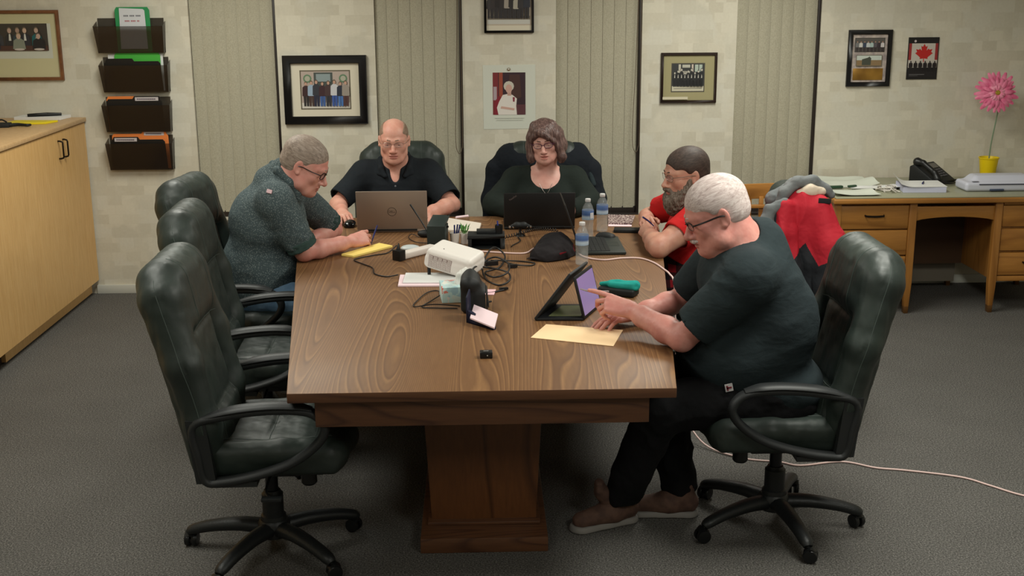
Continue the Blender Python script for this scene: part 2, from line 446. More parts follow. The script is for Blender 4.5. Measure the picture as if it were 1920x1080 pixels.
# ================================================================ room
D = 8.15          # window wall
def wallpaper(nt, N, L, b, co):
    sep = N.new('ShaderNodeSeparateXYZ'); L.new(co, sep.inputs[0])
    cmb = N.new('ShaderNodeCombineXYZ'); L.new(mth(N, L, 'ADD', sep.outputs[0], sep.outputs[1]), cmb.inputs[0]); L.new(sep.outputs[2], cmb.inputs[1])
    def brick(w_, h_, off, loc, c1, c2, bias):
        t = N.new('ShaderNodeTexBrick'); t.offset = off; t.squash = 0.7; t.squash_frequency = 3
        L.new(mapping(N, L, cmb.outputs[0], loc=loc), t.inputs['Vector'])
        t.inputs['Scale'].default_value = 1; t.inputs['Brick Width'].default_value = w_; t.inputs['Row Height'].default_value = h_
        t.inputs['Mortar Size'].default_value = 0.0007; t.inputs['Mortar Smooth'].default_value = 1; t.inputs['Bias'].default_value = bias
        t.inputs['Color1'].default_value = lin(c1)+(1,); t.inputs['Color2'].default_value = lin(c2)+(1,); t.inputs['Mortar'].default_value = lin(tuple((a+d_)/2-3 for a, d_ in zip(c1, c2)))+(1,)
        return t.outputs['Color']
    a = brick(.135, .098, .37, (0, 0, 0), (210, 206, 192), (195, 189, 172), -0.1)
    c = brick(.098, .066, .6, (.31, .04, 0), (213, 207, 190), (193, 186, 168), -0.25)
    n = noise(N, L, co, 5, 2)
    col = mix(N, L, ramp(N, L, n, [(.45, (0, 0, 0)), (.55, (255, 255, 255))]), a, c)
    sp = noise(N, L, co, 60, 3, .6)
    col = mix(N, L, 0.12, col, ramp(N, L, sp, [(.3, (180, 168, 140)), (.7, (225, 218, 196))]))
    L.new(col, b.inputs['Base Color'])
PAPER = node_mat('blocked_wallpaper', 0.8, wallpaper, 0.3)
def carpet(nt, N, L, b, co):
    a = noise(N, L, co, 150, 2, .8); c = noise(N, L, co, 55, 3, .6)
    d = noise(N, L, mapping(N, L, co, (1, 1, 1), (0, 0, .6)), 4, 2)
    col = ramp(N, L, a, [(.3, (44, 43, 42)), (.5, (90, 88, 85)), (.72, (146, 142, 138))])
    col = mix(N, L, mth(N, L, 'MULTIPLY', c, .35), col, (84, 82, 78))
    hs = N.new('ShaderNodeHueSaturation'); L.new(col, hs.inputs['Color']); L.new(mth(N, L, 'ADD', mth(N, L, 'MULTIPLY', d, .2), .9), hs.inputs['Value'])
    L.new(hs.outputs[0], b.inputs['Base Color']); bumpn(N, L, a, b, .7, .004)
CARPET = node_mat('grey_loop_carpet', 0.95, carpet, 0.1)
WHITE_PAINT = mat('white_trim_paint', (205, 205, 196), .5)
CEIL = mat('ceiling_tile', (215, 213, 205), .9, var=(70, (195, 193, 185)))
DARK_FRAME = mat('dark_brown_window_frame', (38, 30, 26), .45)
SILL = mat('pale_window_sill', (196, 190, 176), .5)
NIGHT = mat('night_window_glass', (14, 16, 18), .06, spec=.6)

def S_(name, mb, m, **k): return props(mb.build(name, m, smooth=False, **k), kind='structure')
f = MB(); f.box(-3.7, 4.4, -1.5, D+.3, -.08, 0); S_('floor', f, CARPET)
f = MB(); f.box(-3.7, 4.4, -1.5, D+.3, 2.62, 2.7); S_('ceiling', f, CEIL)
f = MB(); f.box(-3.7, -3.45, -1.5, D+.3, 0, 2.62); S_('wall_left', f, PAPER)
f = MB(); f.box(4.2, 4.4, -1.5, D+.3, 0, 2.62); S_('wall_right', f, PAPER)
f = MB(); f.box(-3.45, 4.2, -1.5, -1.3, 0, 2.62); S_('wall_front', f, PAPER)
WIN = [(-1.905, -1.335), (-.685, -.105), (.52, 1.095), (1.73, 2.295)]
ZB, ZT = .52, 2.38
f = MB(); xs = [-3.45]+[q for p in WIN for q in p]+[4.2]
for i in range(0, len(xs), 2): f.box(xs[i], xs[i+1], D, D+.22, ZB, ZT)
f.box(-3.45, 4.2, D, D+.22, 0, ZB); f.box(-3.45, 4.2, D, D+.22, ZT, 2.62)
S_('wall_back', f, PAPER)
f = MB(); f.box(-2.66, 4.2, D-.014, D, 0, .062); props(f.build('baseboard_back', WHITE_PAINT, bevel=.003), kind='structure')
for i, (a, b_) in enumerate(WIN):
    f = MB(); w_ = .02
    f.box(a, a+w_*.5, D+.03, D+.16, ZB, ZT); f.box(b_-w_, b_, D+.012, D+.16, ZB, ZT); f.box(a, b_, D+.03, D+.16, ZB, ZB+.05); f.box(a, b_, D+.03, D+.16, ZT-.04, ZT)
    wn = props(f.build('window_%d' % (i+1), DARK_FRAME, bevel=.003), kind='structure')
    f = MB(); f.box(a+w_*.5, b_-w_, D+.12, D+.13, ZB+.05, ZT-.04); f.build('window_pane', NIGHT, wn, smooth=False)
    f = MB(); f.box(a+.002, b_-.002, D-.02, D+.03, ZB-.012, ZB+.006); f.build('window_sill', DARK_FRAME if i else SILL, wn, bevel=.003)

def vane_mat(nt, N, L, b, co):
    v = mapping(N, L, co, (1, 1, 1)); n = noise(N, L, v, 140, 3, .7)
    s = noise(N, L, mapping(N, L, co, (60, 60, 3)), 3, 2)
    col = ramp(N, L, n, [(.3, (158, 153, 134)), (.7, (188, 182, 162))]); col = mix(N, L, mth(N, L, 'MULTIPLY', s, .5), col, (166, 160, 140))
    L.new(col, b.inputs['Base Color']); bumpn(N, L, n, b, .3, .001)
VANE = node_mat('woven_blind_fabric', .85, vane_mat, .2)
CORD = mat('beige_blind_cord', (98, 84, 70), .7)
RAIL = mat('cream_blind_rail', (200, 192, 170), .5)
blabel = ['vertical blind between the wall racks and the wide black picture frame',
          'vertical blind in the window behind the man in the black polo shirt',
          'vertical blind in the window beside the woman and the water bottles',
          'vertical blind in the window behind the red jacket']
for i, (a, b_) in enumerate(WIN):
    t = thing('vertical_blind', 'closed beige '+blabel[i], 'blind', ((a+b_)/2, D+.03, .56), group='vertical blinds in the back wall windows')
    f = MB(); w_ = b_-a-.03; n = 7; st = w_/n; x0 = -w_/2-.006
    for k in range(n):
        c = x0+st*(k+.5); hw = st*.58; tw = .09
        def fn(u, v, c=c, hw=hw, tw=tw): 
            q = (u*2-1); return (c+q*hw*cos(tw), q*hw*sin(tw)+.006*q*q-.003, v*1.78)
        f.grid(fn, 6, 1, thick=(0, .0012, 0))
    f.build('vanes', VANE, t, angle=1.2)
    f = MB(); f.box(-w_/2, w_/2, -.012, .035, 1.775, 1.815); f.build('head_rail', RAIL, t, bevel=.002)
    if i in (1, 2):
        x = w_/2+.005
        f = MB(); f.tube([(x-.012, -.045, 1.775), (x-.03, -.046, 1.0), (x-.045, -.046, .52), (x-.03, -.047, .4), (x-.005, -.046, .42), (x+.003, -.045, .6), (x-.002, -.045, 1.775)], .0022, 6, sub=6)
        f.build('cord', CORD, t)

# ================================================================ left cabinet
def cabwood(nt, N, L, b, co):
    v = mapping(N, L, co, (18, 18, 1)); n = noise(N, L, v, 6, 4, .65)
    n2 = noise(N, L, mapping(N, L, co, (60, 60, 2.5)), 9, 2)
    col = ramp(N, L, n, [(.3, (206, 160, 98)), (.5, (222, 178, 115)), (.72, (232, 191, 129))])
    col = mix(N, L, mth(N, L, 'MULTIPLY', n2, .45), col, (176, 136, 88)); L.new(col, b.inputs['Base Color'])
CABW = node_mat('pale_oak_veneer', .45, cabwood, .4)
CABT = mat('pale_oak_worktop', (196, 158, 112), .4, var=(40, (206, 170, 124)))
BRONZE = mat('dark_bronze_handle', (40, 32, 26), .35, metal=.7)
cx = -2.64
cab = thing('storage_cabinet', 'long waist-high pale oak cabinet with dark handles along the left wall', 'cabinet', (-3.05, 6.15, 0))
o = (-3.05, 6.15, 0)
f = MB(o); f.box(-3.44, cx-.02, 4.15, 8.135, .095, 1.19); f.build('body', CABW, cab, bevel=.002)
f = MB(o); f.box(-3.44, cx+.012, 4.13, 8.14, 1.192, 1.22); f.build('worktop', CABT, cab, bevel=.004)
f = MB(o); f.box(-3.40, cx-.075, 4.2, 8.12, 0, .095); f.build('plinth', DARK_FRAME, cab)
f = MB(o); f.box(cx-.075, cx-.05, 6.55, 8.12, 0.012, .095); f.build('toe_board', CABW, cab, label='pale oak toe board')
edges = [8.133, 7.632, 7.131, 6.63, 6.129, 5.628, 5.127, 4.626, 4.16]
for i in range(len(edges)-1):
    f = MB(o); f.box(cx-.019, cx, edges[i+1]+.0008, edges[i]-.0008, .1, 1.186)
    d_ = f.build('door', CABW, cab, bevel=.001, seg=1)
    ys = (edges[i+1]+.045) if i % 2 == 0 else (edges[i]-.045)
    if i < 2:
        f = MB(o); z0, z1 = 1.02, 1.13
        f.tube([(cx, ys, z0), (cx+.012, ys, z0), (cx+.026, ys, z0+.004), (cx+.03, ys, z0+.012), (cx+.03, ys, z1-.012), (cx+.026, ys, z1-.004), (cx+.012, ys, z1), (cx, ys, z1)], .0055, 8)
        h = f.build('handle', BRONZE, None); h.parent = d_
def flat_thing(name, label, cat, pts, z, th, m, group=None, warp=0.0, seed=0):
    """a sheet or pad lying on a surface: 4 corners in plan"""
    c = np.mean(np.array(pts, float), 0); f = MB((c[0], c[1], z)); p = [np.array(q, float) for q in pts]
    if warp:
        def fn(u, v):
            q = (p[0]*(1-u)+p[1]*u)*(1-v)+(p[3]*(1-u)+p[2]*u)*v
            return (q[0], q[1], z+th+warp*(0.5+0.5*sin(seed+5*u+3*v))*abs(2*u-1)**2+warp*.3*(1+sin(seed*2+9*v)))
        f.grid(fn, 14, 10, thick=(0, 0, th))
    else: f.prism([(q[0], q[1], z) for q in p], (0, 0, 0), (0, 0, th))
    ob = f.build(name, m, bevel=0 if warp else min(.0012, th*.3), seg=1, angle=.5); ob.location = (c[0], c[1], z)
    return props(ob, label, cat, group)
PAPERW = mat('white_paper', (222, 222, 220), .7)
PAPERB = mat('bluish_white_paper', (196, 210, 226), .7)
YEL = mat('yellow_folder', (228, 206, 30), .5)
BLK = mat('black_plastic', (18, 19, 20), .4)
BLKR = mat('black_matte_plastic', (22, 24, 25), .62)
zc = 1.2205
flat_thing('paper_stack', 'stack of white papers at the back end of the left cabinet top', 'papers', [(-3.05, 7.99), (-2.74, 7.96), (-2.72, 8.12), (-3.04, 8.13)], zc, .02, PAPERW)
flat_thing('yellow_folder', 'yellow folder lying on top of the left cabinet', 'folder', [(-3.02, 7.69), (-2.76, 7.74), (-2.72, 7.86), (-3.0, 7.88)], zc, .012, YEL)
f = MB((-2.85, 8.03, zc+.02)); f.tube([(-2.96, 7.99, zc+.03), (-2.85, 8.03, zc+.031), (-2.76, 8.06, zc+.03)], [.011, .014, .009], 10); f.obox((-2.88, 8.02, zc+.034), (.035, .012, 0), (-.003, .012, 0), (0, 0, .008))
ob = f.build('stapler', BLK, bevel=.002); ob.location = (-2.85, 8.03, zc+.02); props(ob, 'black stapler lying on the white papers on the left cabinet', 'stapler')
f = MB((-2.95, 7.6, zc)); f.obox((-3.0, 7.6, zc+.012), (.07, .01, 0), (-.01, .05, 0), (0, 0, .0115)); f.tube([(-2.95, 7.58, zc+.012), (-2.88, 7.60, zc+.014), (-2.82, 7.585, zc+.012), (-2.81, 7.62, zc+.01)], [.012, .01, .008], 8, sub=4)
f.tube([(-3.04, 7.64, zc+.026), (-3.0, 7.65, zc+.04), (-2.96, 7.63, zc+.028)], .005, 6, sub=4)
ob = f.build('hole_punch', BLKR, bevel=.002); ob.location = (-2.95, 7.6, zc); props(ob, 'black office hole punch near the front edge of the left cabinet top', 'hole punch')

# ================================================================ wall pictures
def picture(name, label, cat, x0, x1, z0, z1, fw, fm, matc, mw, draw, depth=.022, glass=False):
    cx_, cz_ = (x0+x1)/2, (z0+z1)/2; t = thing(name, label, cat, (cx_, D, cz_), group=None)
    w_, h_ = (x1-x0)/2, (z1-z0)/2
    f = MB()
    for (a, b_, c_, d_) in ((-w_, w_, h_-fw, h_), (-w_, w_, -h_, -h_+fw)): 
        s = 1 if c_ > 0 else -1
        f.prism([(-w_, 0, s*h_), (w_, 0, s*h_), (w_-fw, 0, s*(h_-fw)), (-w_+fw, 0, s*(h_-fw))], (0, 0, 0), (0, -depth, 0))
        f.prism([(s*w_, 0, -h_), (s*w_, 0, h_), (s*(w_-fw), 0, h_-fw), (s*(w_-fw), 0, -h_+fw)], (0, 0, 0), (0, -depth, 0))
    f.build('frame', fm, t, bevel=min(.004, fw*.2))
    f = MB(); f.box(-w_+fw*.9, w_-fw*.9, -.009, -.003, -h_+fw*.9, h_-fw*.9); f.build('mat_board', matc, t, smooth=False)
    F_ = Flat((0, -.0093, 0), (1, 0, 0), (0, 0, 1), (0, -1, 0)); draw(F_); F_.build('photograph', t)
    return t
MATB = mat('cream_mat_board', (196, 190, 152), .8); MATG = mat('olive_mat_board', (158, 150, 112), .8); MATW = mat('white_mat_board', (214, 206, 186), .8)
MARB = mat('marbled_mat_board', (196, 182, 172), .7, var=(30, (150, 138, 136), 4))
WFR = mat('brown_oak_frame', (128, 82, 48), .45, var=(20, (108, 66, 38))); BFR = mat('black_picture_frame', (16, 15, 16), .35); DFR = mat('dark_walnut_frame', (40, 26, 20), .35)
rnd = random.Random(4)
class Sc:
    def __init__(s, F): s.F = F
    def rect(s, a, b, c, d, col): s.F.rect(a*1.17, b*1.17, c*1.12, d*1.05, col)
    def poly(s, p, c): s.F.poly([(x*1.17, y*1.08) for x, y in p], c)
    def disc(s, x, y, r, c, ry=None): s.F.disc(x*1.17, y*1.08, r*1.15, c, (ry or r)*1.1)
def council(F):
    F.rect(-.24, .22, -.075, .135, (196, 198, 186)); F.rect(-.24, .20, -.075+.045, .135, (62, 56, 50)); 
    sk = [(188, 160, 145), (170, 140, 125), (200, 170, 150)]
    for i, x in enumerate((-.2, -.14, -.075, -.01, .035, .075, .14)):
        F.poly([(x-.03, -.03), (x+.03, -.03), (x+.026, .055), (x+.01, .07), (x-.01, .07), (x-.026, .055)], [(40, 44, 56), (36, 34, 36), (60, 60, 66), (44, 42, 44), (54, 70, 78), (44, 44, 52), (30, 96, 100)][i])
        F.poly([(x-.007, .03), (x+.007, .03), (x+.004, .07), (x-.004, .07)], (206, 206, 200)); F.disc(x, .093, .013, (110, 96, 80), .018); F.disc(x, .089, .011, sk[i % 3], .015)
    F.rect(-.24, .20, -.03, 0, (74, 48, 40))
    for i, x in enumerate((-.18, -.10, .04, .15)):
        F.poly([(x-.036, -.02), (x+.036, -.02), (x+.03, .03), (x+.01, .045), (x-.01, .045), (x-.03, .03)], [(38, 38, 42), (40, 44, 60), (130, 136, 122), (30, 28, 30)][i])
        F.disc(x, .06, .014, (150, 130, 100) if i == 2 else (80, 70, 64), .019); F.disc(x, .055, .012, sk[i % 3], .016); F.disc(x, -.022, .03, (196, 186, 178), .006)
picture('framed_photograph', 'oak framed group photo of a seated council, cut off at the left edge', 'picture', -3.38, -2.746, 1.465, 1.92, .022, WFR, MATB, .05, lambda F: council(Sc(F)))
def crew(F):
    F.rect(-.168, .168, -.13, .13, (96, 88, 70)); F.rect(-.16, .16, -.122, .122, (176, 160, 150)); F.rect(-.16, .16, -.122, -.085, (206, 200, 190))
    F.rect(-.075, .05, -.02, .115, (70, 78, 74)); F.rect(-.06, .035, .055, .105, (136, 150, 152))
    for sx in (-.118, .12): F.disc(sx, .075, .028, (96, 126, 96)); F.disc(sx, .075, .018, (170, 168, 150))
    for i, x in enumerate((-.13, -.094, -.06, -.02, .02, .06, .1, .135)):
        F.figure(x, -.108, .165+.006*(i % 3), [(58, 34, 36), (150, 170, 190), (50, 52, 60), (60, 34, 40), (70, 50, 50), (196, 196, 200), (40, 44, 58), (150, 140, 130)][i], [(40, 36, 36), (70, 50, 44), (38, 40, 60), (60, 92, 150), (48, 48, 54), (56, 84, 150), (70, 110, 170), (80, 50, 50)][i])
picture('framed_photograph', 'wide black framed colour photo of a standing group, left of the man in the polo', 'picture', -1.302, -.746, 1.16, 1.615, .052, BFR, MATW, .05, crew, depth=.03)
def sepia(F):
    F.rect(-.148, .148, -.155, .16, (188, 174, 156)); F.rect(-.142, .14, -.147, -.118, (196, 194, 186)); F.rect(-.08, .02, .04, .12, (206, 196, 176)); F.rect(-.142, .14, -.118, -.095, (120, 110, 96))
    for i, x in enumerate((-.125, -.1, -.07, -.04, -.01, .02, .05, .08, .118)):
        F.figure(x, -.11, .15+.012*(i % 3), [(60, 56, 58), (56, 50, 50), (40, 36, 36), (50, 44, 46), (160, 150, 140), (44, 40, 40), (170, 164, 150), (52, 48, 50), (44, 46, 56)][i], (48, 44, 46), w=.02)
    for q in range(8): F.rect(-.068+q*.0105, -.061+q*.0105, .072, .09, (112, 92, 72))
tp_ = picture('framed_photograph', 'narrow black framed sepia group photo above the portrait, cut off at the top', 'picture', .042, .372, 1.752, 2.16, .016, BFR, MATW, .02, sepia)
def bw(F):
    F.rect(-.118, .108, -.095, .098, (70, 66, 58)); F.rect(-.112, .102, -.088, .092, (50, 52, 52)); F.rect(-.112, .102, -.088, -.055, (196, 190, 168))
    F.rect(-.1, .09, -.073, -.069, (110, 106, 96))
    F.rect(-.07, -.055, .03, .09, (190, 184, 168)); F.rect(-.045, .008, .068, .088, (180, 178, 164)); F.rect(.018, .03, .03, .09, (200, 184, 170)); F.rect(.04, .063, .04, .088, (170, 182, 170)); F.rect(.068, .09, .04, .088, (170, 182, 170)); F.rect(-.045, .008, .02, .045, (176, 172, 158))
    for i in range(9):
        x = -.095+i*.0225; F.figure(x, -.058, .1+.012*((i*7) % 3), (34, 36, 36), (30, 30, 32), (190, 184, 170), (60, 58, 54), w=.012)
        F.poly([(x-.003, .0), (x+.003, .0), (x+.001, .022), (x-.001, .022)], (206, 202, 190))
    F.rect(-.175, -.005, -.143, -.125, (206, 198, 172))
picture('framed_photograph', 'dark walnut framed black and white group photo above the man in red', 'picture', 1.225, 1.604, 1.28, 1.614, .018, DFR, MATG, .06, bw)
def plaque(F):
    F.rect(-.102, .102, .04, .135, (70, 66, 62)); F.rect(-.098, .098, .043, .132, (92, 88, 84))
    for i in range(8): F.figure(-.085+i*.024, .045, .07, [(120, 120, 120), (210, 206, 200), (60, 70, 90), (196, 200, 200), (170, 190, 186), (90, 84, 90), (60, 50, 56), (206, 200, 200)][i], (60, 52, 54), w=.011)
    F.rect(-.09, .086, -.052, .022, (110, 104, 90)); F.rect(-.086, .082, -.012, .018, (196, 204, 196)); F.rect(-.086, .082, -.048, -.012, (140, 116, 84))
    F.poly([(-.05, -.045), (.01, -.045), (.012, .0), (.0, .012), (-.012, .004), (-.05, -.006)], (72, 76, 66))
picture('framed_certificate', 'black framed marbled plaque with two small photos and a gold plate', 'picture', 2.482, 2.779, 1.38, 1.755, .03, BFR, MARB, .03, plaque)
t = [o_ for o_ in bpy.data.objects if o_.get('label', '').startswith('black framed marbled')][0]
f = MB(); f.box(-.105, .098, -.0125, -.009, -.145, -.067); f.build('gold_plate', mat('brushed_gold_plate', (196, 150, 70), .35, metal=.6, var=(6, (150, 110, 50))), t, bevel=.001, label='blank brushed gold plate')
# red leaf poster
t = thing('poster', 'small black poster with a red maple leaf over marching silhouettes', 'poster', (2.997, D, 1.563))
f = MB(); f.box(-.1035, .1035, -.006, 0, -.139, .14); f.build('backing', BFR, t, smooth=False)
F_ = Flat((0, -.0062, 0), (1, 0, 0), (0, 0, 1), (0, -1, 0))
F_.rect(-.1035, .1035, -.139, .14, (22, 20, 22)); F_.rect(-.098, .098, -.07, .1, (196, 188, 178)); F_.rect(-.098, -.08, -.01, .1, (150, 44, 46)); F_.rect(.08, .098, -.01, .1, (150, 44, 46))
leaf = [(0, 1), (.17, .68), (.36, .78), (.27, .27), (.5, .5), (.58, .37), (.93, .44), (.8, .14), (1, .0), (.42, -.45), (.46, -.62), (.05, -.56), (.04, -.95)]
leaf = leaf+[(-x, y) for x, y in leaf[::-1][:-1]]
F_.poly([(x*.06+.005, y*.062+.035) for x, y in leaf], (186, 34, 32)); F_.disc(-.058, .115, .008, (200, 190, 190))
F_.rect(-.098, .098, -.125, -.06, (26, 22, 26))
for i in range(6): F_.figure(-.08+i*.032, -.085, .07, (30, 24, 28), (26, 22, 26), (44, 34, 38), (30, 24, 26), w=.012)
F_.rect(-.09, .015, -.108, -.104, (110, 108, 110)); F_.rect(-.09, -.03, -.116, -.113, (90, 88, 90)); F_.build('print', t)
# unframed portrait
t = thing('portrait_print', 'unframed white bordered portrait of a lady in white taped above the woman', 'portrait', (.207, D, 1.328))
F_ = Flat((0, -.0022, 0), (1, 0, 0), (0, 0, 1), (0, -1, 0))
f = MB(); f.prism([(-.176, 0, -.215), (.176, 0, -.212), (.174, 0, .215), (-.178, 0, .213)], (0, 0, 0), (0, -.002, 0)); f.build('paper', mat('portrait_paper', (206, 208, 196), .6), t, smooth=False)
F_.rect(-.112, .108, -.118, .164, (52, 30, 40)); F_.rect(-.112, -.075, -.118, .164, (120, 40, 44)); F_.rect(-.07, -.045, 0, .164, (150, 70, 50)); F_.rect(-.108, -.085, -.02, .07, (170, 150, 156))
F_.poly([(.0, .15), (.07, .15), (.08, .0), (.03, -.02), (-.01, .03)], (70, 44, 40)); F_.rect(.03, .108, -.118, -.05, (90, 50, 56)); F_.poly([(-.1, -.118), (.0, -.118), (-.03, -.02), (-.07, .01), (-.1, -.03)], (130, 30, 44))
F_.poly([(-.075, -.118), (.05, -.118), (.045, -.06), (.05, -.01), (.02, .015), (-.01, .022), (-.045, .015), (-.07, -.03), (-.085, -.07)], (222, 214, 206)); F_.rect(-.014, .012, .01, .04, (190, 150, 136))
F_.disc(-.004, .073, .035, (196, 190, 176), .034); F_.disc(-.004, .056, .022, (200, 160, 146), .03); F_.poly([(-.06, -.075), (.03, -.088), (.035, -.075), (-.055, -.06)], (200, 160, 146)); F_.poly([(.022, .0), (.036, .0), (.034, -.03), (.024, -.03)], (130, 40, 60))
F_.disc(-.004, .185, .011, (120, 90, 60), n=10); F_.disc(-.004, .187, .006, (206, 208, 196), n=8); F_.rect(-.1, .1, -.142, -.140, (150, 150, 140)); F_.rect(-.09, .09, -.155, -.153, (160, 160, 150))
F_.build('print', t)

# ================================================================ wall file racks
SMOKE = mat('smoked_acrylic', (46, 36, 28), .12, trans=.0, alpha=.5, spec=.5)
FBLK = mat('black_card_folder', (20, 17, 15), .55); FORG = mat('orange_card_folder', (232, 130, 62), .6); FGRN = mat('green_folder', (42, 140, 82), .5); FGRN2 = mat('bright_green_folder', (70, 172, 62), .5)
TAB = mat('pale_label_tab', (190, 182, 184), .6); INK = mat('dark_print_ink', (70, 66, 72), .7)
racks = [(-2.508, -2.056, 1.642, 1.815), (-2.494, -2.044, 1.386, 1.563), (-2.498, -2.05, 1.123, 1.302), (-2.496, -2.053, .867, 1.048)]
rl = ['top smoked plastic wall rack holding a green binder', 'second smoked plastic wall rack from the top', 'third smoked plastic wall rack from the top', 'bottom smoked plastic wall rack']
for i, (x0, x1, z0, z1) in enumerate(racks):
    xm = (x0+x1)/2; hw = (x1-x0)/2; h = z1-z0
    t = thing('file_rack', rl[i]+', mounted right of the oak cabinet', 'wall rack', (xm, D, z0), group='smoked wall file racks')
    f = MB()
    f.box(-hw+.01, hw-.01, -.006, -.001, 0, h+.05); f.prism([(-hw+.012, -.001, 0), (hw-.012, -.001, 0), (hw-.012, -.05, 0), (-hw+.012, -.05, 0)], (0, 0, 0), (0, 0, .005))
    f.prism([(-hw+.012, -.05, 0), (hw-.012, -.05, 0), (hw, -.085, h), (-hw, -.085, h)], (0, 0, 0), (0, .004, 0))
    for s in (-1, 1): f.prism([(s*(hw-.012), -.05, 0), (s*(hw-.012), -.001, 0), (s*hw, -.001, h+.03), (s*hw, -.085, h)], (0, 0, 0), (-s*.004, 0, 0))
    f.build('tray', SMOKE, t, bevel=.001, seg=1)
def folder(rack, label, x0, x1, dz, dy, m, tab=None, txt=None, tm=TAB, lean=.02, name='file_folder', cat='folder', white=None):
    rx0, rx1, z0, z1 = racks[rack]; y = D-dy
    t = thing(name, label, cat, ((x0+x1)/2, y, z0+.006)); hw = (x1-x0)/2; h = z1-z0+dz
    pts = [(-hw, 0, 0), (hw, 0, 0), (hw, -lean, h-.02), (hw-.012, -lean, h), (-hw+.012, -lean, h), (-hw, -lean, h-.02)]
    if tab:
        a, b_ = tab; pts = [(-hw, 0, 0), (hw, 0, 0), (hw-.002, -lean, h-.015), (hw-.015, -lean, h)]+([(b_+.012, -lean, h), (b_, -lean, h+.018), (a, -lean, h+.018), (a-.012, -lean, h)] if a > -hw+.02 else [(b_+.012, -lean, h), (b_, -lean, h+.018), (a, -lean, h+.018)])+[(-hw+.012, -lean, h), (-hw, -lean, h-.015)]
    f = MB(); f.prism(pts, (0, 0, 0), (0, .006, 0)); f.build('cover', m, t, bevel=.001, seg=1)
    if tab:
        F2 = Flat((0, -lean-.0012, h), (1, 0, 0), (0, 0, 1), (0, -1, 0)); F2.rect(tab[0]+.006, tab[1]-.006, -.012, .012, (190, 182, 184))
        for q in range(9):
            xx = tab[0]+.018+q*(tab[1]-tab[0]-.04)/9; F2.rect(xx, xx+(tab[1]-tab[0])*.075, -.004, .003, (96, 88, 98))
        F2.build('label_tab', t)
    return t
folder(0, 'green binder with a printed white cover sheet standing in the top wall rack', -2.37, -2.145, .115, .035, FGRN, name='ring_binder', cat='binder', lean=.01)
t = bpy.data.objects['ring_binder']
F2 = Flat((0, -.0115, .17), (1, 0, 0), (0, 0, 1), (0, -1, 0)); F2.poly([(-.088, -.15), (.088, -.15), (.082, .095), (.072, .105), (-.082, .112)], (206, 208, 212))
for k_, (w1, y_, c_) in enumerate(((14, .062, (96, 96, 104)), (12, .029, (168, 96, 104)))):
    for q in range(w1):
        if q % 5 != 4: F2.rect(-.056+q*.008+k_*.006, -.050+q*.008+k_*.006, y_-.005, y_+.005, c_, 1 if q == 0 else 0)
F2.build('cover_sheet', t)
folder(1, 'bright green folder poking out of the second wall rack', -2.40, -2.10, .075, .028, FGRN2, lean=.004)
flat = MB((-2.26, D-.018, 1.39)); flat.box(-2.445, -2.085, D-.0205, D-.0175, 1.392, 1.632); ob = flat.build('paper_sheet', PAPERW, smooth=False); ob.location = (-2.26, D-.018, 1.39); props(ob, 'white sheets behind the bright green folder in the second wall rack', 'papers')
folder(1, 'black folder in front in the second wall rack', -2.46, -2.09, .02, .042, FBLK, tab=(-.165, -.0), lean=.028)
bpy.data.objects.remove([c for c in bpy.data.objects if c.name.startswith('label_tab')][-1])
folder(2, 'orange folder edge showing at the left of the third wall rack', -2.475, -2.2, .05, .026, FORG, lean=.01)
folder(2, 'black folder with a pale tab at its right in the third wall rack', -2.465, -2.1, .035, .042, FBLK, tab=(.0, .165), lean=.028)
folder(3, 'orange folder with a pale tab standing behind in the bottom wall rack', -2.46, -2.085, .055, .024, FORG, tab=(.02, .165), lean=.01)
folder(3, 'black folder with a pale tab at its left in the bottom wall rack', -2.46, -2.1, .02, .042, FBLK, tab=(-.16, -.0), lean=.028)

# ================================================================ conference table
LAM = wood_mat('walnut_laminate', (154, 114, 73), (100, 68, 42), .5, 104, .09, 2.1, 'y', contrast=2, spec=.45)
LAMX = wood_mat('walnut_laminate_edge', (108, 72, 48), (74, 47, 34), .4, 14, .1, 6, 'x')
LAMZ = wood_mat('walnut_laminate_upright', (118, 74, 42), (76, 46, 28), .42, 9, .16, 4, 'z')
TY0, TY1 = 3.82, 6.92
def tw(y): return .655+.128*(y-TY0)-.01*max(0, y-5.7)**2
tbl = thing('conference_table', 'long walnut laminate conference table that widens toward the window wall', 'table', (0, 5.3, 0))
o = (0, 5.3, 0); ys = np.linspace(TY0, TY1, 9)
poly = [(tw(y), y) for y in ys]+[(-tw(y), y) for y in ys[::-1]]
f = MB(o); n0 = len(poly)
f.prism([(x, y, .715) for x, y in poly], (0, 0, 0), (0, 0, .035))
top = f.build('tabletop', LAM, tbl, bevel=.0025)
top.data.materials.append(LAMX)
for p in top.data.polygons:
    if abs(p.normal.z) < .5: p.material_index = 1
pi2 = [(tw(y)-.085, y+(.045 if i == 0 else (-.05 if i == 8 else 0))) for i, y in enumerate(ys)]
poly2 = pi2+[(-x, y) for x, y in pi2[::-1]]
f = MB(o); f.prism([(x, y, .612) for x, y in poly2], (0, 0, 0), (0, 0, .102)); f.build('apron', LAMX, tbl, bevel=.002)
for k, (ya, yb) in enumerate(((4.27, 4.87), (5.95, 6.5))):
    f = MB(o); w1, w0 = .228, .2
    f.prism([(-w0, ya, .055), (w0, ya, .055), (w1, ya-.0, .612), (-w1, ya-.0, .612)], (0, 0, 0), (0, yb-ya, 0)); f.build('pedestal', LAMZ, tbl, bevel=.003)
    f = MB(o); f.box(-.24, .24, ya-.14, yb+.14, 0, .06); f.box(-.216, .216, ya-.03, yb+.03, .06, .075); f.build('pedestal_foot', LAMX, tbl, bevel=.004)

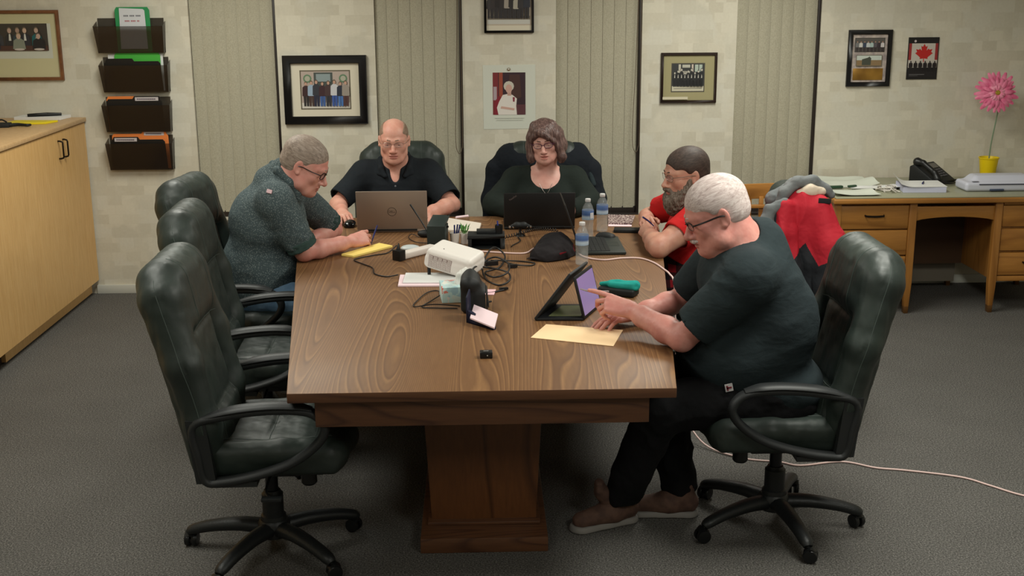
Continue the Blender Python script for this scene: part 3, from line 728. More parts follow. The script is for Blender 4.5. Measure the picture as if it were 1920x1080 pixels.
# ================================================================ leather office chairs
def leather(nt, N, L, b, co):
    n = noise(N, L, co, 4, 3); fine = noise(N, L, co, 160, 2); cr = noise(N, L, mapping(N, L, co, (1, 1, 1)), 16, 4, .6, dist=.6)
    L.new(ramp(N, L, n, [(.3, (32, 39, 36)), (.7, (43, 53, 48))]), b.inputs['Base Color'])
    L.new(ramp(N, L, cr, [(.3, (.45, .45, .45, 1)), (.7, (.58, .58, .58, 1))]), b.inputs['Roughness'])
    bumpn(N, L, mth(N, L, 'ADD', mth(N, L, 'MULTIPLY', fine, .12), cr), b, .25, .004)
LEATH = node_mat('black_green_leather', .4, leather, .45)
STITCH = mat('grey_green_stitching', (62, 72, 67), .6)
CPL = mat('black_moulded_nylon', (26, 28, 29), .45, bump=(120, .25))
CPA = mat('black_arm_urethane', (34, 36, 37), .5)
CAST = mat('black_caster', (20, 21, 22), .35)
STEEL = mat('dark_gas_lift_steel', (30, 31, 33), .3, metal=.5)

def back_blob(name):
    u = nrm(V(-.165, 0, .76)); n = V(u[2], 0, -u[0]); O = V(-.165, 0, .40)
    R = np.stack([n, V(0, 1, 0), u], 1)
    P = lambda a, b_, c: O+n*a+V(0, b_, 0)+u*c
    S = SDF()
    S.box(P(-.03, 0, .34), (.035, .235, .34), .03, .01, R=R)
    S.box(P(.004, 0, .635), (.088, .225, .145), .087, .04, R=R)                       # head cushion
    for s in (-1, 1):
        S.chain([P(.01, s*.20, .03), P(.025, s*.235, .2), P(.022, s*.238, .42), P(.005, s*.195, .66), P(0, s*.15, .70)], [.045, .06, .06, .068, .064], .03)
    S.box(P(.015, 0, .36), (.045, .17, .16), .045, .012, R=R)
    S.box(P(.025, 0, .12), (.055, .17, .11), .05, .012, R=R)
    for s in (-1, 1):
        S.chain([P(.095, s*.135, .77), P(.10, s*.135, .66), P(.09, s*.15, .55)], [.004]*3, .006, 's')
        S.chain([P(.072, s*.165, .52), P(.075, s*.168, .3), P(.085, s*.165, .05)], [.006]*3, .012, 's')
        S.chain([P(.02, s*.262, .70), P(.03, s*.282, .6), P(.04, s*.303, .42), P(.045, s*.303, .2), P(.03, s*.25, .03)], [.0035]*5, .006, 's')
    S.chain([P(.10, -.17, .50), P(.105, 0, .497), P(.10, .17, .50)], [.008]*3, .02, 's')
    S.chain([P(.075, -.16, .215), P(.085, 0, .21), P(.075, .16, .215)], [.007]*3, .02, 's')
    return blob(name, S, LEATH, None, .0055, it=2, disp=lambda v: .0022*vnoise(v*22, 3)+.0012*vnoise(v*V(60, 60, 20), 5))
def seat_blob(name):
    S = SDF()
    S.box((.03, 0, .43), (.25, .25, .03), .03, .02)
    S.box((.03, 0, .468), (.245, .25, .045), .045, .03)
    for s in (-1, 1): S.chain([(-.17, s*.215, .485), (.08, s*.225, .488), (.24, s*.19, .47)], [.035, .042, .045], .03)
    S.chain([(.255, -.17, .455), (.27, 0, .455), (.255, .17, .455)], [.05]*3, .04)
    S.box((.0, 0, .485), (.17, .165, .03), .03, .015)
    S.chain([(.02, -.17, .525), (.03, 0, .52), (.02, .17, .525)], [.005]*3, .014, 's')
    for s in (-1, 1): S.chain([(-.18, s*.165, .53), (.05, s*.178, .53), (.17, s*.15, .523), (.22, s*.1, .52)], [.006]*4, .014, 's')
    S.chain([(.19, -.12, .525), (.2, 0, .522), (.19, .12, .525)], [.006]*3, .014, 's')
    S.chain([(.27, -.18, .485), (.305, 0, .48), (.27, .18, .485)], [.003]*3, .006, 's')
    return blob(name, S, LEATH, None, .0055, it=2, disp=lambda v: .0025*vnoise(v*18, 8)+.0012*vnoise(v*50, 9))
def make_chair():
    t = thing('office_chair', 'x', 'chair', (0, 0, 0))
    bk, st = back_blob('backrest'), seat_blob('seat')
    for ob in (bk, st): ob.parent = t
    u = nrm(V(-.165, 0, .76)); n = V(u[2], 0, -u[0]); O = V(-.165, 0, .40); P = lambda a, b_, c: O+n*a+V(0, b_, 0)+u*c
    def seam(ob, paths, nm):
        bv = BVHTree.FromPolygons([v.co for v in ob.data.vertices], [p.vertices[:] for p in ob.data.polygons]); f = MB()
        for rays in paths:
            pts = []
            for o_, d_ in rays:
                h = bv.ray_cast(Vector(o_), Vector(d_))
                if h[0] is not None: pts.append(np.array(h[0])+np.array(h[1])*.0002)
            if len(pts) > 2: f.tube(pts, .0016, 6)
        f.build(nm, STITCH, None).parent = ob
    L_ = lambda a, b_: np.linspace(a, b_, 26)
    ps = [[(P(.02+.015*sin(q*6), s*.6, q), V(0, -s, 0)) for q in L_(.08, .73)] for s in (-1, 1)]
    ps += [[(P(.5, s*(.125+.02*(.78-q)), q), -n) for q in L_(.53, .775)] for s in (-1, 1)]
    ps += [[(P(.5, s*(.155-.01*sin(q*6)), q), -n) for q in L_(.04, .50)] for s in (-1, 1)]
    ps += [[(P(.5, q, .50+.01*cos(q*9)), -n) for q in L_(-.19, .19)], [(P(.5, q, .215), -n) for q in L_(-.15, .15)]]
    seam(bk, ps, 'backrest_stitching')
    dn = V(0, 0, -1)
    ps = [[(V(q, s*(.165+.01*sin(q*12)), 1), dn) for q in L_(-.17, .25)] for s in (-1, 1)]+[[(V(x, q, 1), dn) for q in L_(-.165, .165)] for x in (.03, .19)]
    seam(st, ps, 'seat_stitching')
    f = MB(); f.box(-.2, .22, -.2, .2, .385, .405); f.box(-.1, .12, -.09, .09, .335, .388); f.build('seat_mechanism', CPL, t, bevel=.006)
    f = MB(); f.tube([(.02, -.08, .36), (.02, -.24, .352), (.04, -.30, .35)], .006, 8, sub=3); f.obox((.05, -.315, .35), (.035, 0, 0), (0, .013, 0), (0, 0, .006)); f.build('tilt_lever', CPL, t, bevel=.002)
    f = MB(); f.lathe([(.024, 0), (.030, .008), (.028, .07), (.02, .075)], (.14, 0, .27), 20); f.build('tension_knob', CPL, t)
    for s in (-1, 1):
        f = MB(); y = s*.285
        pts = [(-.205, y, .615), (-.10, y, .648), (.02, y, .664), (.14, y, .664), (.205, y, .648), (.240, y, .605), (.230, y, .56), (.182, y, .51), (.11, y, .465), (.0, y, .428), (-.11, y, .408), (-.175, y, .412), (-.195, y, .50)]
        f.tube(pts, [1]*30, 14, closed=True, sub=5, flat=(.026, .0165), up=(0, 1, 0))
        f.obox((-.185, y-s*.0, .52), (.034, 0, 0), (0, .014, 0), (-.012, 0, .115)); f.box(-.15, .0, y-s*.1-.005 if s > 0 else y-.01, y+.01 if s > 0 else y+.105, .388, .408)
        f.tube([(-.18, y, .64), (-.07, y, .668), (.05, y, .68), (.14, y, .678), (.20, y, .665)], [.6, 1, 1, 1, .6], 12, sub=5, flat=(.033, .014), up=(0, 1, 0))
        f.build('armrest', CPA, t, angle=.9)
    f = MB(); f.lathe([(.03, .09), (.05, .12), (.046, .15), (.04, .155), (.04, .235), (.034, .24), (.03, .25)], (0, 0, 0), 20); f.build('column_cover', CPL, t)
    f = MB(); f.lathe([(.024, .2), (.024, .34)], (0, 0, 0), 18); f.build('gas_column', STEEL, t)
    b_ = bpy.data.objects.new('star_base', None)
    f = MB(); f.lathe([(.03, .065), (.058, .07), (.062, .12), (.05, .135)], (0, 0, 0), 22)
    for k in range(5):
        a = 2*pi*k/5; d = V(cos(a), sin(a), 0)
        f.tube([d*.03+V(0, 0, .1), d*.13+V(0, 0, .105), d*.24+V(0, 0, .093), d*.315+V(0, 0, .074), d*.335+V(0, 0, .062)], [1.25, 1.1, .95, .85, .6], 12, sub=4, flat=(.024, .03), up=(0, 0, 1))
    base = f.build('star_base', CPL, t, angle=.8)
    for k in range(5):
        a = 2*pi*k/5+.0; d = V(cos(a), sin(a), 0); an = a+k*1.3+.6; ax = V(cos(an), sin(an), 0); pp = d*.33+V(-sin(an), cos(an), 0)*.012; f = MB()
        for s in (-1, 1):
            f.lathe([(.012, -.010), (.026, -.009), (.0275, -.004), (.0275, .004), (.024, .009), (.01, .010)], pp+ax*s*.0145+V(0, 0, .0277), 20, axis=ax)
        f.tube([pp+V(0, 0, .03), d*.33+V(0, 0, .065)], .008, 8)
        f.tube([pp-V(-sin(an), cos(an), 0)*.022+V(0, 0, .045), pp+V(0, 0, .058), pp+V(-sin(an), cos(an), 0)*.02+V(0, 0, .048)], [.6, 1, .6], 10, sub=3, flat=(.006, .026), up=(0, 0, 1))
        f.build('caster', CAST, base, angle=.7)
    return t
ch0 = make_chair()
def chair(loc, rz, label, base_rot=0.0, first=False):
    c = ch0 if first else dup(ch0, group=None)
    c.location = loc; c.rotation_euler = (0, 0, rz); c['label'] = label; c['group'] = 'leather office chairs around the table'
    for ch in [x for x in bpy.data.objects if x.parent == c and x.name.startswith('star_base')]: ch.rotation_euler = (0, 0, base_rot-rz)
    return c
chair((-.79, 4.18, 0), rad(1), 'empty black-green leather office chair nearest the camera, left of the table', rad(28), True)
chair((-.965, 5.13, 0), rad(2), 'empty leather office chair standing in the middle of the three on the left side', rad(-58))
c3 = chair((-1.15, 5.86, 0), rad(-8), 'leather office chair at left holding the man in the patterned grey shirt', rad(10))
c4 = chair((1.32, 6.17, 0), rad(178), 'leather office chair at right with the red jacket hung over its back', rad(0))
c5 = chair((1.14, 4.34, 0), rad(180), 'black leather office chair holding the man in the dark T-shirt, right of the table', rad(-9.5))
c2 = chair((-.49, 7.27, 0), rad(-90), 'leather office chair at the far end holding the man in the black polo', rad(20))
c1 = chair((.40, 7.2, 0), rad(-90), 'leather office chair at the far end under the dark coat, holding the woman', rad(50))
for c, q in ((c1, .955), (c2, .955), (c5, .98), (c4, .9)): c.scale = (1, 1, q)
# ================================================================ desk at right
OAK = wood_mat('honey_oak', (176, 122, 58), (140, 92, 40), .38, 5, .12, 5, 'x', spec=.4)
OAKZ = wood_mat('honey_oak_upright', (172, 118, 56), (140, 92, 40), .38, 5, .1, 6, 'z', spec=.4)
DTOP = mat('greenish_grey_desk_surface', (150, 150, 126), .3)
BRASS = mat('brass_foot_cap', (120, 84, 48), .35, metal=.6)
DY = 7.356; t = thing('office_desk', 'wide honey oak desk with drawers on both sides of a kneehole, against the window wall', 'desk', (3.0, 7.75, 0)); o = (3.0, 7.75, 0)
X0, X1 = 2.215, 3.79
f = MB(o); f.box(X0-.005, X1+.005, DY-.03, 8.13, .72, .752); f.build('desktop', OAK, t, bevel=.008, seg=3)
f = MB(o); f.box(X0+.01, X1-.01, DY-.012, 8.12, .7521, .760); f.build('desk_surface', DTOP, t, bevel=.002, label='greenish grey inlaid writing surface')
for (xa, xb) in ((X0+.02, 2.745), (3.25, X1-.02)):
    f = MB(o); f.box(xa+.03, xb-.03, DY+.03, 8.1, .205, .72); f.build('pedestal_carcass', OAKZ, t)
for xl in (X0+.005, 2.70, 3.245, X1-.055):
    for yb in (DY, 8.06):
        f = MB(o); wd = .048
        f.prism([(xl, yb, .72), (xl+wd, yb, .72), (xl+wd, yb, .2), (xl+wd*.82, yb, .045), (xl+wd*.18, yb, .045), (xl, yb, .2)], (0, 0, 0), (0, .045, 0))
        lg = f.build('leg', OAKZ, t, bevel=.004)
        f = MB(o); f.prism([(xl+wd*.17, yb+.002, .046), (xl+wd*.83, yb+.002, .046), (xl+wd*.78, yb+.002, 0), (xl+wd*.22, yb+.002, 0)], (0, 0, 0), (0, .041, 0)); f.build('foot_cap', BRASS, lg, bevel=.002)
def drawer(xa, xb, za, zb, handle=True, groove=False):
    f = MB(o); f.box(xa, xb, DY+.008, DY+.028, za, zb)
    d_ = f.build('drawer', OAK, t, bevel=.004)
    if handle:
        xm = (xa+xb)/2; zm = zb-(zb-za)*.42 if not groove else zb-.08
        f = MB(o); f.tube([(xm-.06, DY+.008, zm), (xm-.052, DY-.012, zm-.002), (xm, DY-.016, zm-.004), (xm+.052, DY-.012, zm-.002), (xm+.06, DY+.008, zm)], [1, 1, 1.1, 1, 1], 8, sub=4, flat=(.0065, .0035), up=(0, 0, 1)); f.build('drawer_pull', BRONZE, d_)
drawer(2.262, 2.698, .555, .705, True); drawer(2.262, 2.698, .385, .545, False); drawer(2.262, 2.698, .222, .375, False)
for za, zb in ((.56, .695), (.405, .545), (.245, .39)): drawer(3.298, X1-.06, za, zb)
f = MB(o); f.box(3.298, X1-.06, DY+.002, DY+.02, .703, .718); f.build('writing_slide', OAK, t, bevel=.002)
f = MB(o); f.box(3.298, X1-.06, DY+.01, DY+.03, .205, .238); f.build('lower_rail', OAK, t, bevel=.002)
f = MB(o); arch = [(2.747, .694), (3.247, .694)]+[(3.247-.5*q/12, .603+.024*sin(pi*q/12)**.7) for q in range(13)]
f.prism([(x, DY+.012, z) for x, z in arch], (0, 0, 0), (0, .02, 0)); f.build('arched_apron', OAK, t, bevel=.002)
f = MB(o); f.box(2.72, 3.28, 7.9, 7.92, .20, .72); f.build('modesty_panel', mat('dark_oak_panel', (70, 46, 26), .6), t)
f = MB(o); f.box(2.72, 3.28, 8.0, 8.02, .05, .26); f.build('back_rail', mat('pale_back_board', (120, 112, 100), .6), t)

# ================================================================ wooden chair behind
t = thing('wooden_chair', 'varnished oak chair with a slatted back, behind the chair with the red jacket', 'chair', (1.86, 7.2, 0)); o = (1.86, 7.2, 0)
f = MB(o); f.grid(lambda u, v: (1.60+.5*u, 7.36+.04*sin(pi*u), .755+.095*v), 12, 1, thick=(0, .02, 0)); f.build('top_rail', OAK, t, bevel=.004)
f = MB(o); f.box(1.62, 2.08, 7.0, 7.4, .43, .455); f.build('seat', OAK, t, bevel=.008)
for x in (1.64, 2.03):
    for y, zt in ((7.02, .43), (7.355, .77)):
        f = MB(o); f.tube([(x, y, 0), (x, y, zt)], [.015, .02], 10); f.build('leg', OAK, t)
for x in (1.685, 1.76, 1.84, 1.915, 1.99):
    f = MB(o); f.box(x-.014, x+.014, 7.365, 7.38, .45, .77); f.build('slat', OAK, t, bevel=.003)
f = MB(o); f.box(1.64, 2.05, 7.345, 7.375, .70, .72); f.build('cross_rail', OAK, t, bevel=.003)

# ================================================================ people
def skin_mat(name, a, b_, sp=.45):
    def f(nt, N, L, b, co):
        n = noise(N, L, co, 16, 3, .6); n2 = noise(N, L, co, 140, 2)
        L.new(ramp(N, L, n, [(.32, a), (.68, b_)]), b.inputs['Base Color'])
        b.inputs['Subsurface Weight'].default_value = .12; b.inputs['Subsurface Radius'].default_value = (1, .35, .2); b.inputs['Subsurface Scale'].default_value = .008
        bumpn(N, L, n2, b, .25, .0008)
    return node_mat(name, .5, f, sp)
def hair_mat(name, a, b_, c, st=(1, 1, 1), sc=90, rough=.6, dist=1.6):
    def f(nt, N, L, b, co):
        v = mapping(N, L, co, st); n = noise(N, L, v, sc*.6, 4, .75, dist=dist); n2 = noise(N, L, co, 14, 2)
        col = ramp(N, L, n, [(.3, a), (.5, b_), (.7, c)]); L.new(mix(N, L, mth(N, L, 'MULTIPLY', n2, .35), col, a), b.inputs['Base Color']); bumpn(N, L, n, b, .5, .0022)
    return node_mat(name, rough, f, .35)
def cloth_mat(name, rgb, rgb2, sc=3, rough=.9, weave=500, sheen=.0, st=(1, 1, 1)):
    def f(nt, N, L, b, co):
        n = noise(N, L, co, sc, 3); wv = noise(N, L, co, weave, 1); fo = noise(N, L, mapping(N, L, co, st), 9, 3, .5, dist=.5)
        L.new(ramp(N, L, n, [(.35, rgb), (.65, rgb2)]), b.inputs['Base Color'])
        bumpn(N, L, mth(N, L, 'ADD', mth(N, L, 'MULTIPLY', wv, .1), fo), b, .6, .012)
        b.inputs['Sheen Weight'].default_value = sheen
    return node_mat(name, rough, f, .2)
LIP = mat('lip_skin', (182, 116, 104), .5)
EYEW = mat('eye_white', (206, 200, 194), .25); IRIS = mat('grey_iris', (60, 64, 62), .2)
LENS = mat('spectacle_lens', (220, 225, 230), .08, alpha=.05, spec=.4)

def frame_of(az, pitch, roll):
    az, p, r = rad(az), rad(pitch), rad(roll)
    f = V(cos(az)*cos(p), sin(az)*cos(p), -sin(p)); x = V(sin(az), -cos(az), 0); u = np.cross(x, f)
    x2 = x*cos(r)+u*sin(r); u2 = u*cos(r)-x*sin(r)
    return np.stack([x2, f, u2], 1)
class Head:
    def __init__(s, c, az, pitch, roll=0, sc=1.1, wide=1.0): s.c = np.asarray(c, float); s.R = frame_of(az, pitch, roll); s.s = sc; s.w = wide
    def W(s, x, y, z): return s.c+s.R@(V(x*s.w, y, z)*s.s)
    def L(s, P): return ((P-s.c)@s.R)/s.s/V(s.w, 1, 1)
    def ell(s, S, c, r, k=.01, op='u', rot=None):
        R = s.R if rot is None else s.R@rot
        S.ell(s.W(*c), V(r[0]*s.w, r[1], r[2])*s.s, k*s.s, op, R)
    def chain(s, S, pts, rs, k=.01, op='u'): S.chain([s.W(*p) for p in pts], [r*s.s for r in rs], k*s.s, op)
def head_prims(S, H, mouth=0.0, jowl=0.0, nose=1.0, female=False, eye=1.0):
    H.ell(S, (0, -.018, .038), (.074, .096, .082), .01)
    H.ell(S, (0, .032, .032), (.062, .052, .056), .03)
    H.ell(S, (0, .030, -.035), (.063-(.005 if female else 0), .062, .082), .03)
    H.chain(S, [(-.056, -.005, -.02), (-.05-jowl, .02, -.07), (-.028, .055, -.093), (0, .066, -.098), (.028, .055, -.093), (.05+jowl, .02, -.07), (.056, -.005, -.02)], [.02, .02+jowl, .019, .021, .019, .02+jowl, .02], .025)
    for q in (-1, 1):
        H.ell(S, (q*.041, .055, -.022), (.023, .023, .024), .02)
        H.ell(S, (q*.031, .098, .004), (.019, .016, .0125), .012, 's')
        H.ell(S, (q*.031, .0735, .0025), (.0150, .0150, .0125), .006)
        H.ell(S, (q*.031, .0885, -.0045), (.0118, .006, .0026*eye), .0015, 's')
    H.chain(S, [(-.048, .062, .02), (-.025, .080, .0215), (0, .083, .017), (.025, .080, .0215), (.048, .062, .02)], [.009 if female else .011]*5, .014)
    H.chain(S, [(0, .084, .014), (0, .098, -.012), (0, .109*1.0+.003*nose, -.034)], [.0065, .0080, .0125*nose], .010)
    for q in (-1, 1):
        H.ell(S, (q*.0125*nose, .098, -.039), (.0085, .012, .0078), .006)
        H.ell(S, (q*.0068, .106, -.0475), (.0035, .005, .0035), .002, 's')
    H.ell(S, (0, .074, -.064), (.030, .022, .024), .02)
    H.ell(S, (0, .0955, -.0615), (.022, .008, .0055), .004)
    H.ell(S, (0, .0935, -.074-mouth*.5), (.0185, .009, .0065), .004)
    H.chain(S, [(-.024, .087, -.0685), (0, .105, -.0675-mouth*.3), (.024, .087, -.0685)], [.0016, .0018+mouth*.45, .0016], .003, 's')
    H.ell(S, (0, .078, -.1), (.022, .02, .017), .018)
    for q in (-1, 1):
        a = .35*q; rot = np.array([[cos(a), -sin(a), 0], [sin(a), cos(a), 0], [0, 0, 1]])
        H.ell(S, (q*.079, -.012, -.002), (.0075, .019, .031), .005, rot=rot)
        H.ell(S, (q*.0865, -.006, .002), (.005, .010, .018), .004, 's', rot=rot)
        H.ell(S, (q*.079, -.004, -.027), (.008, .010, .010), .005, rot=rot)
def lip_pick(H):
    def f(P):
        q = H.L(P); return ((np.abs(q[:, 0]) < .0215*(1-((q[:, 2]+.0675)/.03)**2)) & (q[:, 2] > -.081) & (q[:, 2] < -.0565) & (q[:, 1] > .0905) & (q[:, 2]+.0565+np.abs(q[:, 0])*.12 < 0.001)).astype(int)
    return f
def finish_head(H, par, off, brow_m, eye_m=None, brows=True):
    for q in (-1, 1):
        f = MB(off); c = H.W(q*.031, .0722, .0015); ax = H.R@nrm(V(0, 1, -.35))
        r = .0138*H.s; f.lathe([(r*sin(t), r*cos(t)) for t in np.linspace(.001, pi-.001, 14)], c, 18, axis=ax, cap=False)
        e = f.build('eye', [EYEW, eye_m or IRIS], par)
        for p in e.data.polygons:
            if (V(*p.center)+V(*off)-c)@ax > r*.86: p.material_index = 1
    if brows:
        for q in (-1, 1):
            S = SDF(); H.chain(S, [(q*.014, .0955, .0265), (q*.028, .0915, .0285), (q*.044, .079, .0235)], [.0026, .0030, .0020], .004)
            blob('eyebrow', S, brow_m, par, .0018, off, disp=lambda v: .0012*vnoise(v*500, 2), it=1)
def hand(S, wr, fwd, back, side, sc=1.0, curl=((.3, .4, .3),)*4, th=(.55, .6, -.35), thc=.35, spread=.06):
    """wr wrist, fwd along the fingers, back = back-of-hand direction, side = +1 when the thumb lies toward fwd x back"""
    f = nrm(fwd); b = nrm(np.asarray(back, float)-f*(np.asarray(back, float)@f)); x = np.cross(f, b)*side
    wr = np.asarray(wr, float); kn = []
    T = lambda a, c, d: wr+(x*a+f*c+b*d)*sc
    off = (.031, .0105, -.0105, -.030); ky = (.092, .096, .091, .082)
    for i in range(4):
        S.cone(T(off[i]*.55, .0, 0), T(off[i], ky[i], .002-.003*abs(i-1.2)), .0165*sc, .0115*sc, .014*sc)
    S.ell(T(0, .045, -.004), (.035*sc, .045*sc, .013*sc), .012*sc, R=np.stack([x, f, b], 1))
    lens = ((.043, .026, .021), (.048, .029, .022), (.045, .027, .021), (.035, .021, .019)); rs = (.0092, .0095, .009, .008)
    for i in range(4):
        c = curl[i] if len(curl) > i else curl[-1]; p = T(off[i], ky[i], .001); an = 0; yaw = (1.2-i)*spread; pts = [p]
        fx = f*cos(yaw)+x*sin(yaw)
        for l, a in zip(lens[i], c):
            an += a; p = p+(fx*cos(an)-b*sin(an))*l*sc; pts.append(p)
        S.chain(pts, [rs[i]*sc*q for q in (1.05, .98, .9, .78)], .0022*sc)
    p = T(.024, .018, -.008); d = x*th[0]+f*th[1]+b*th[2]; d = nrm(d)
    S.cone(T(.008, .008, -.004), p, .016*sc, .016*sc, .012*sc); p2 = p+d*.040*sc
    d2 = nrm(d+f*thc-x*thc*1.1); p3 = p2+d2*.031*sc; d3 = nrm(d2+f*thc*.4-x*thc); p4 = p3+d3*.024*sc
    S.chain([p, p2, p3, p4], [.0165*sc, .0125*sc, .0108*sc, .0085*sc], .004*sc)
def arm(S, sh, el, wr, g=1.0):
    sh, el, wr = V(*sh), V(*el), V(*wr); m = el+(wr-el)*.3
    S.chain([sh, sh+(el-sh)*.5, el], [.055*g, .05*g, .041*g], .02)
    S.chain([el, m, wr+(m-wr)*.35, wr], [.040*g, .043*g, .034*g, .0255*g], .02)
def glasses(H, par, off, m, rim=.0016, w=.0225, h=.0155, temple=.0018, zc=.001, y=.101, half=False, lens=True):
    f = MB(off)
    for q in (-1, 1):
        pts = []
        for i in range(20):
            a = 2*pi*i/20; ca, sa = cos(a), sin(a); px = abs(ca)**.7*(1 if ca > 0 else -1)*w; pz = abs(sa)**.75*(1 if sa > 0 else -1)*h
            pts.append(H.W(q*.0315+px, y-abs(q*.0315+px)*.16-.0022*(abs(q*.0315+px)/.05)**2, zc+pz))
        if half: f.tube(pts[:11], rim*H.s*1.25, 6, sub=2); f.tube(pts[10:]+[pts[0]], rim*H.s*.45, 6, sub=2)
        else: f.tube(pts, rim*H.s, 6, closed=True, sub=2)
        xo = .0315+w
        f.tube([H.W(q*xo, y-xo*.16-.002, zc+h*.45), H.W(q*(xo+.012), y-.018, zc+h*.5), H.W(q*.079, .045, zc+.007), H.W(q*.084, .0, zc+.006), H.W(q*.083, -.03, zc-.006)], temple*H.s, 6, sub=4)
    f.tube([H.W(-.0315+w, y-.004, zc+.004), H.W(0, y+.003, zc+.006), H.W(.0315-w, y-.004, zc+.004)], rim*H.s, 6, sub=4)
    g = f.build('spectacles', m, par)
    if lens:
        for q in (-1, 1):
            f = MB(off); ring = [H.W(q*.0315+abs(cos(a))**.7*(1 if cos(a) > 0 else -1)*w, y-.001-abs(q*.0315+cos(a)*w)*.16, zc+abs(sin(a))**.75*(1 if sin(a) > 0 else -1)*h) for a in np.linspace(0, 2*pi, 21)[:-1]]
            f.prism(ring, (0, 0, 0), H.R@V(0, -.001, 0)); f.build('lens', LENS, None, smooth=False).parent = g
    return g
def legs(S, hips, knees, ankles, r=(.095, .075, .06), e=0.0):
    for h, k_, a in zip(hips, knees, ankles): S.chain([h, k_, a], [r[0]-e, r[1]-e, r[2]-e], .03)
def shoe(S, heel, toe, s=1.0):
    h, t = V(*heel), V(*toe); d = nrm(t-h); sd = V(-d[1], d[0], 0)
    S.chain([h+V(0, 0, .055)+d*.03, h+V(0, 0, .05)+d*.11, t+V(0, 0, .038)-d*.05], [.042, .046, .036], .03)
    S.cone(h+V(0, 0, .09)+d*.055, h+V(0, 0, .12)+d*.045, .045, .04, .02)
def sole(S, heel, toe):
    h, t = V(*heel), V(*toe); d = nrm(t-h)
    S.chain([h+d*.035, h+d*.13, t-d*.05], [.047, .043, .05], .02)
def shoes(par, off, spec, mu, ms, laces=None):
    for heel, toe in spec:
        S = SDF(); shoe(S, heel, toe); S.plane(V(0, 0, heel[2]+.022), (0, 0, -1)); sh = blob('shoe', S, mu, par, .004, off, disp=lambda v: .0015*vnoise(v*60, 1))
        S = SDF(); sole(S, heel, toe); S.plane(V(0, 0, heel[2]+.026), (0, 0, 1)); S.plane(V(0, 0, heel[2]+.002), (0, 0, -1)); o_ = blob('sole', S, ms, None, .004, off, it=0); o_.parent = sh
        if laces:
            f = MB(off); h, t = V(*heel), V(*toe); d = nrm(t-h); sd = V(-d[1], d[0], 0)
            for q in range(4):
                c = h+d*(.115+.022*q)+V(0, 0, .101-.009*q); f.tube([c+sd*.024-V(0, 0, .012), c+V(0, 0, .003), c-sd*.024-V(0, 0, .012)], .0022, 6, sub=3)
            f.tube([c+sd*.0, c+sd*.03+V(0, 0, .008)-d*.04, c+sd*.045-V(0, 0, .02)-d*.05], .002, 6, sub=3)
            f.build('laces', laces, None).parent = sh
def folds(seed, amp=.005, sc=(7, 7, 26), fine=.0015):
    def f(v):
        w_ = v+.035*np.stack([vnoise(v*6, seed), vnoise(v*6, seed+1), vnoise(v*6, seed+2)], 1)
        a = vnoise(w_*V(*sc), seed+3); return amp*(1-np.abs(a)*2)*.6+amp*.5*vnoise(w_*V(*sc)*1.9, seed+4)+fine*vnoise(v*70, seed+5)
    return f
def person(label, loc): return thing('person', label, 'person', loc)
PVX = .003
BLACKT = cloth_mat('black_green_cotton', (34, 42, 45), (43, 53, 56), rough=.9, st=(1, 1, 2))
BLACKP = cloth_mat('black_trouser_cloth', (14, 14, 16), (20, 20, 22))

# ---------------------------------------------------------------- man in the dark T-shirt (right, near)
off = (1.15, 4.36, 0)
pe = person('white-haired man in a dark T-shirt and glasses touching a tablet, at right in front', off)
SK5 = skin_mat('ruddy_skin', (214, 154, 142), (202, 132, 122))
def torso5(S, e=0.0):
    S.ell((1.13, 4.37, .57), V(.185, .215, .14)-e, .05)
    S.ell((.975, 4.37, .72), V(.235, .235, .19)-e, .06)
    S.ell((1.09, 4.37, .83), V(.185, .235, .22)-e, .06)
    S.ell((1.0, 4.37, .99), V(.185, .235, .18)-e, .06)
    S.cone((.975, 4.19, 1.065), (.975, 4.55, 1.065), .085-e, .085-e, .05)
    S.cone((1.03, 4.37, 1.12), (.975, 4.37, 1.145), .11-e, .085-e, .05)
H5 = Head((.868, 4.335, 1.248), 180, 24, 0, 1.13, 1.04)
S = SDF(); torso5(S, .014); head_prims(S, H5, jowl=.008, nose=1.12, eye=1.0)
S.chain([H5.W(0, -.035, -.03), H5.W(0, -.03, -.10), (.985, 4.36, 1.09)], [.072, .078, .095], .03)
S.ell(H5.W(0, .02, -.115), V(.05, .05, .035)*1.13, .03, R=H5.R)
EL, WL = (.740, 4.235, .798), (.578, 4.46, .848); arm(S, (.95, 4.15, 1.03), EL, WL, 1.15)
hand(S, WL, V(-.17, .085, .035), V(.3, -.75, .6), 1, 1.08, ((.05, .12, .1), (.55, .9, .5), (.85, 1.0, .6), (.95, 1.1, .6)), th=(.3, .85, -.35), thc=.2)
ER, WR = (.81, 4.70, .82), (.615, 4.59, .795); arm(S, (.95, 4.58, 1.03), ER, WR, 1.12)
hand(S, WR, V(-.155, -.06, -.008), V(0, 0, 1), 1, 1.04, ((.25, .3, .2), (.3, .35, .2), (.3, .4, .25), (.35, .4, .3)), th=(.7, .6, -.2))
HIP5 = [(1.08, 4.27, .55), (1.08, 4.47, .55)]; KN5 = [(.66, 4.22, .54), (.72, 4.52, .54)]; AN5 = [(.55, 4.37, .12), (.785, 4.46, .12)]
legs(S, HIP5, KN5, AN5, (.085, .065, .045))
body = blob('body', S, [SK5, LIP], pe, PVX, off, pick=lip_pick(H5), it=1, disp=lambda v: .0004*vnoise(v*120, 3))
S = SDF(); torso5(S); S.sleeve((.955, 4.16, 1.035), (.785, 4.222, .845), .098, .084, .04); S.sleeve((.955, 4.58, 1.035), (.84, 4.685, .865), .094, .08, .04)
S.chain([H5.W(0, -.03, -.06), H5.W(0, -.03, -.11), (.94, 4.355, 1.12)], [.086, .092, .092], .008, 's')
S.ell((.88, 4.355, 1.17), (.1, .09, .07), .01, 's')
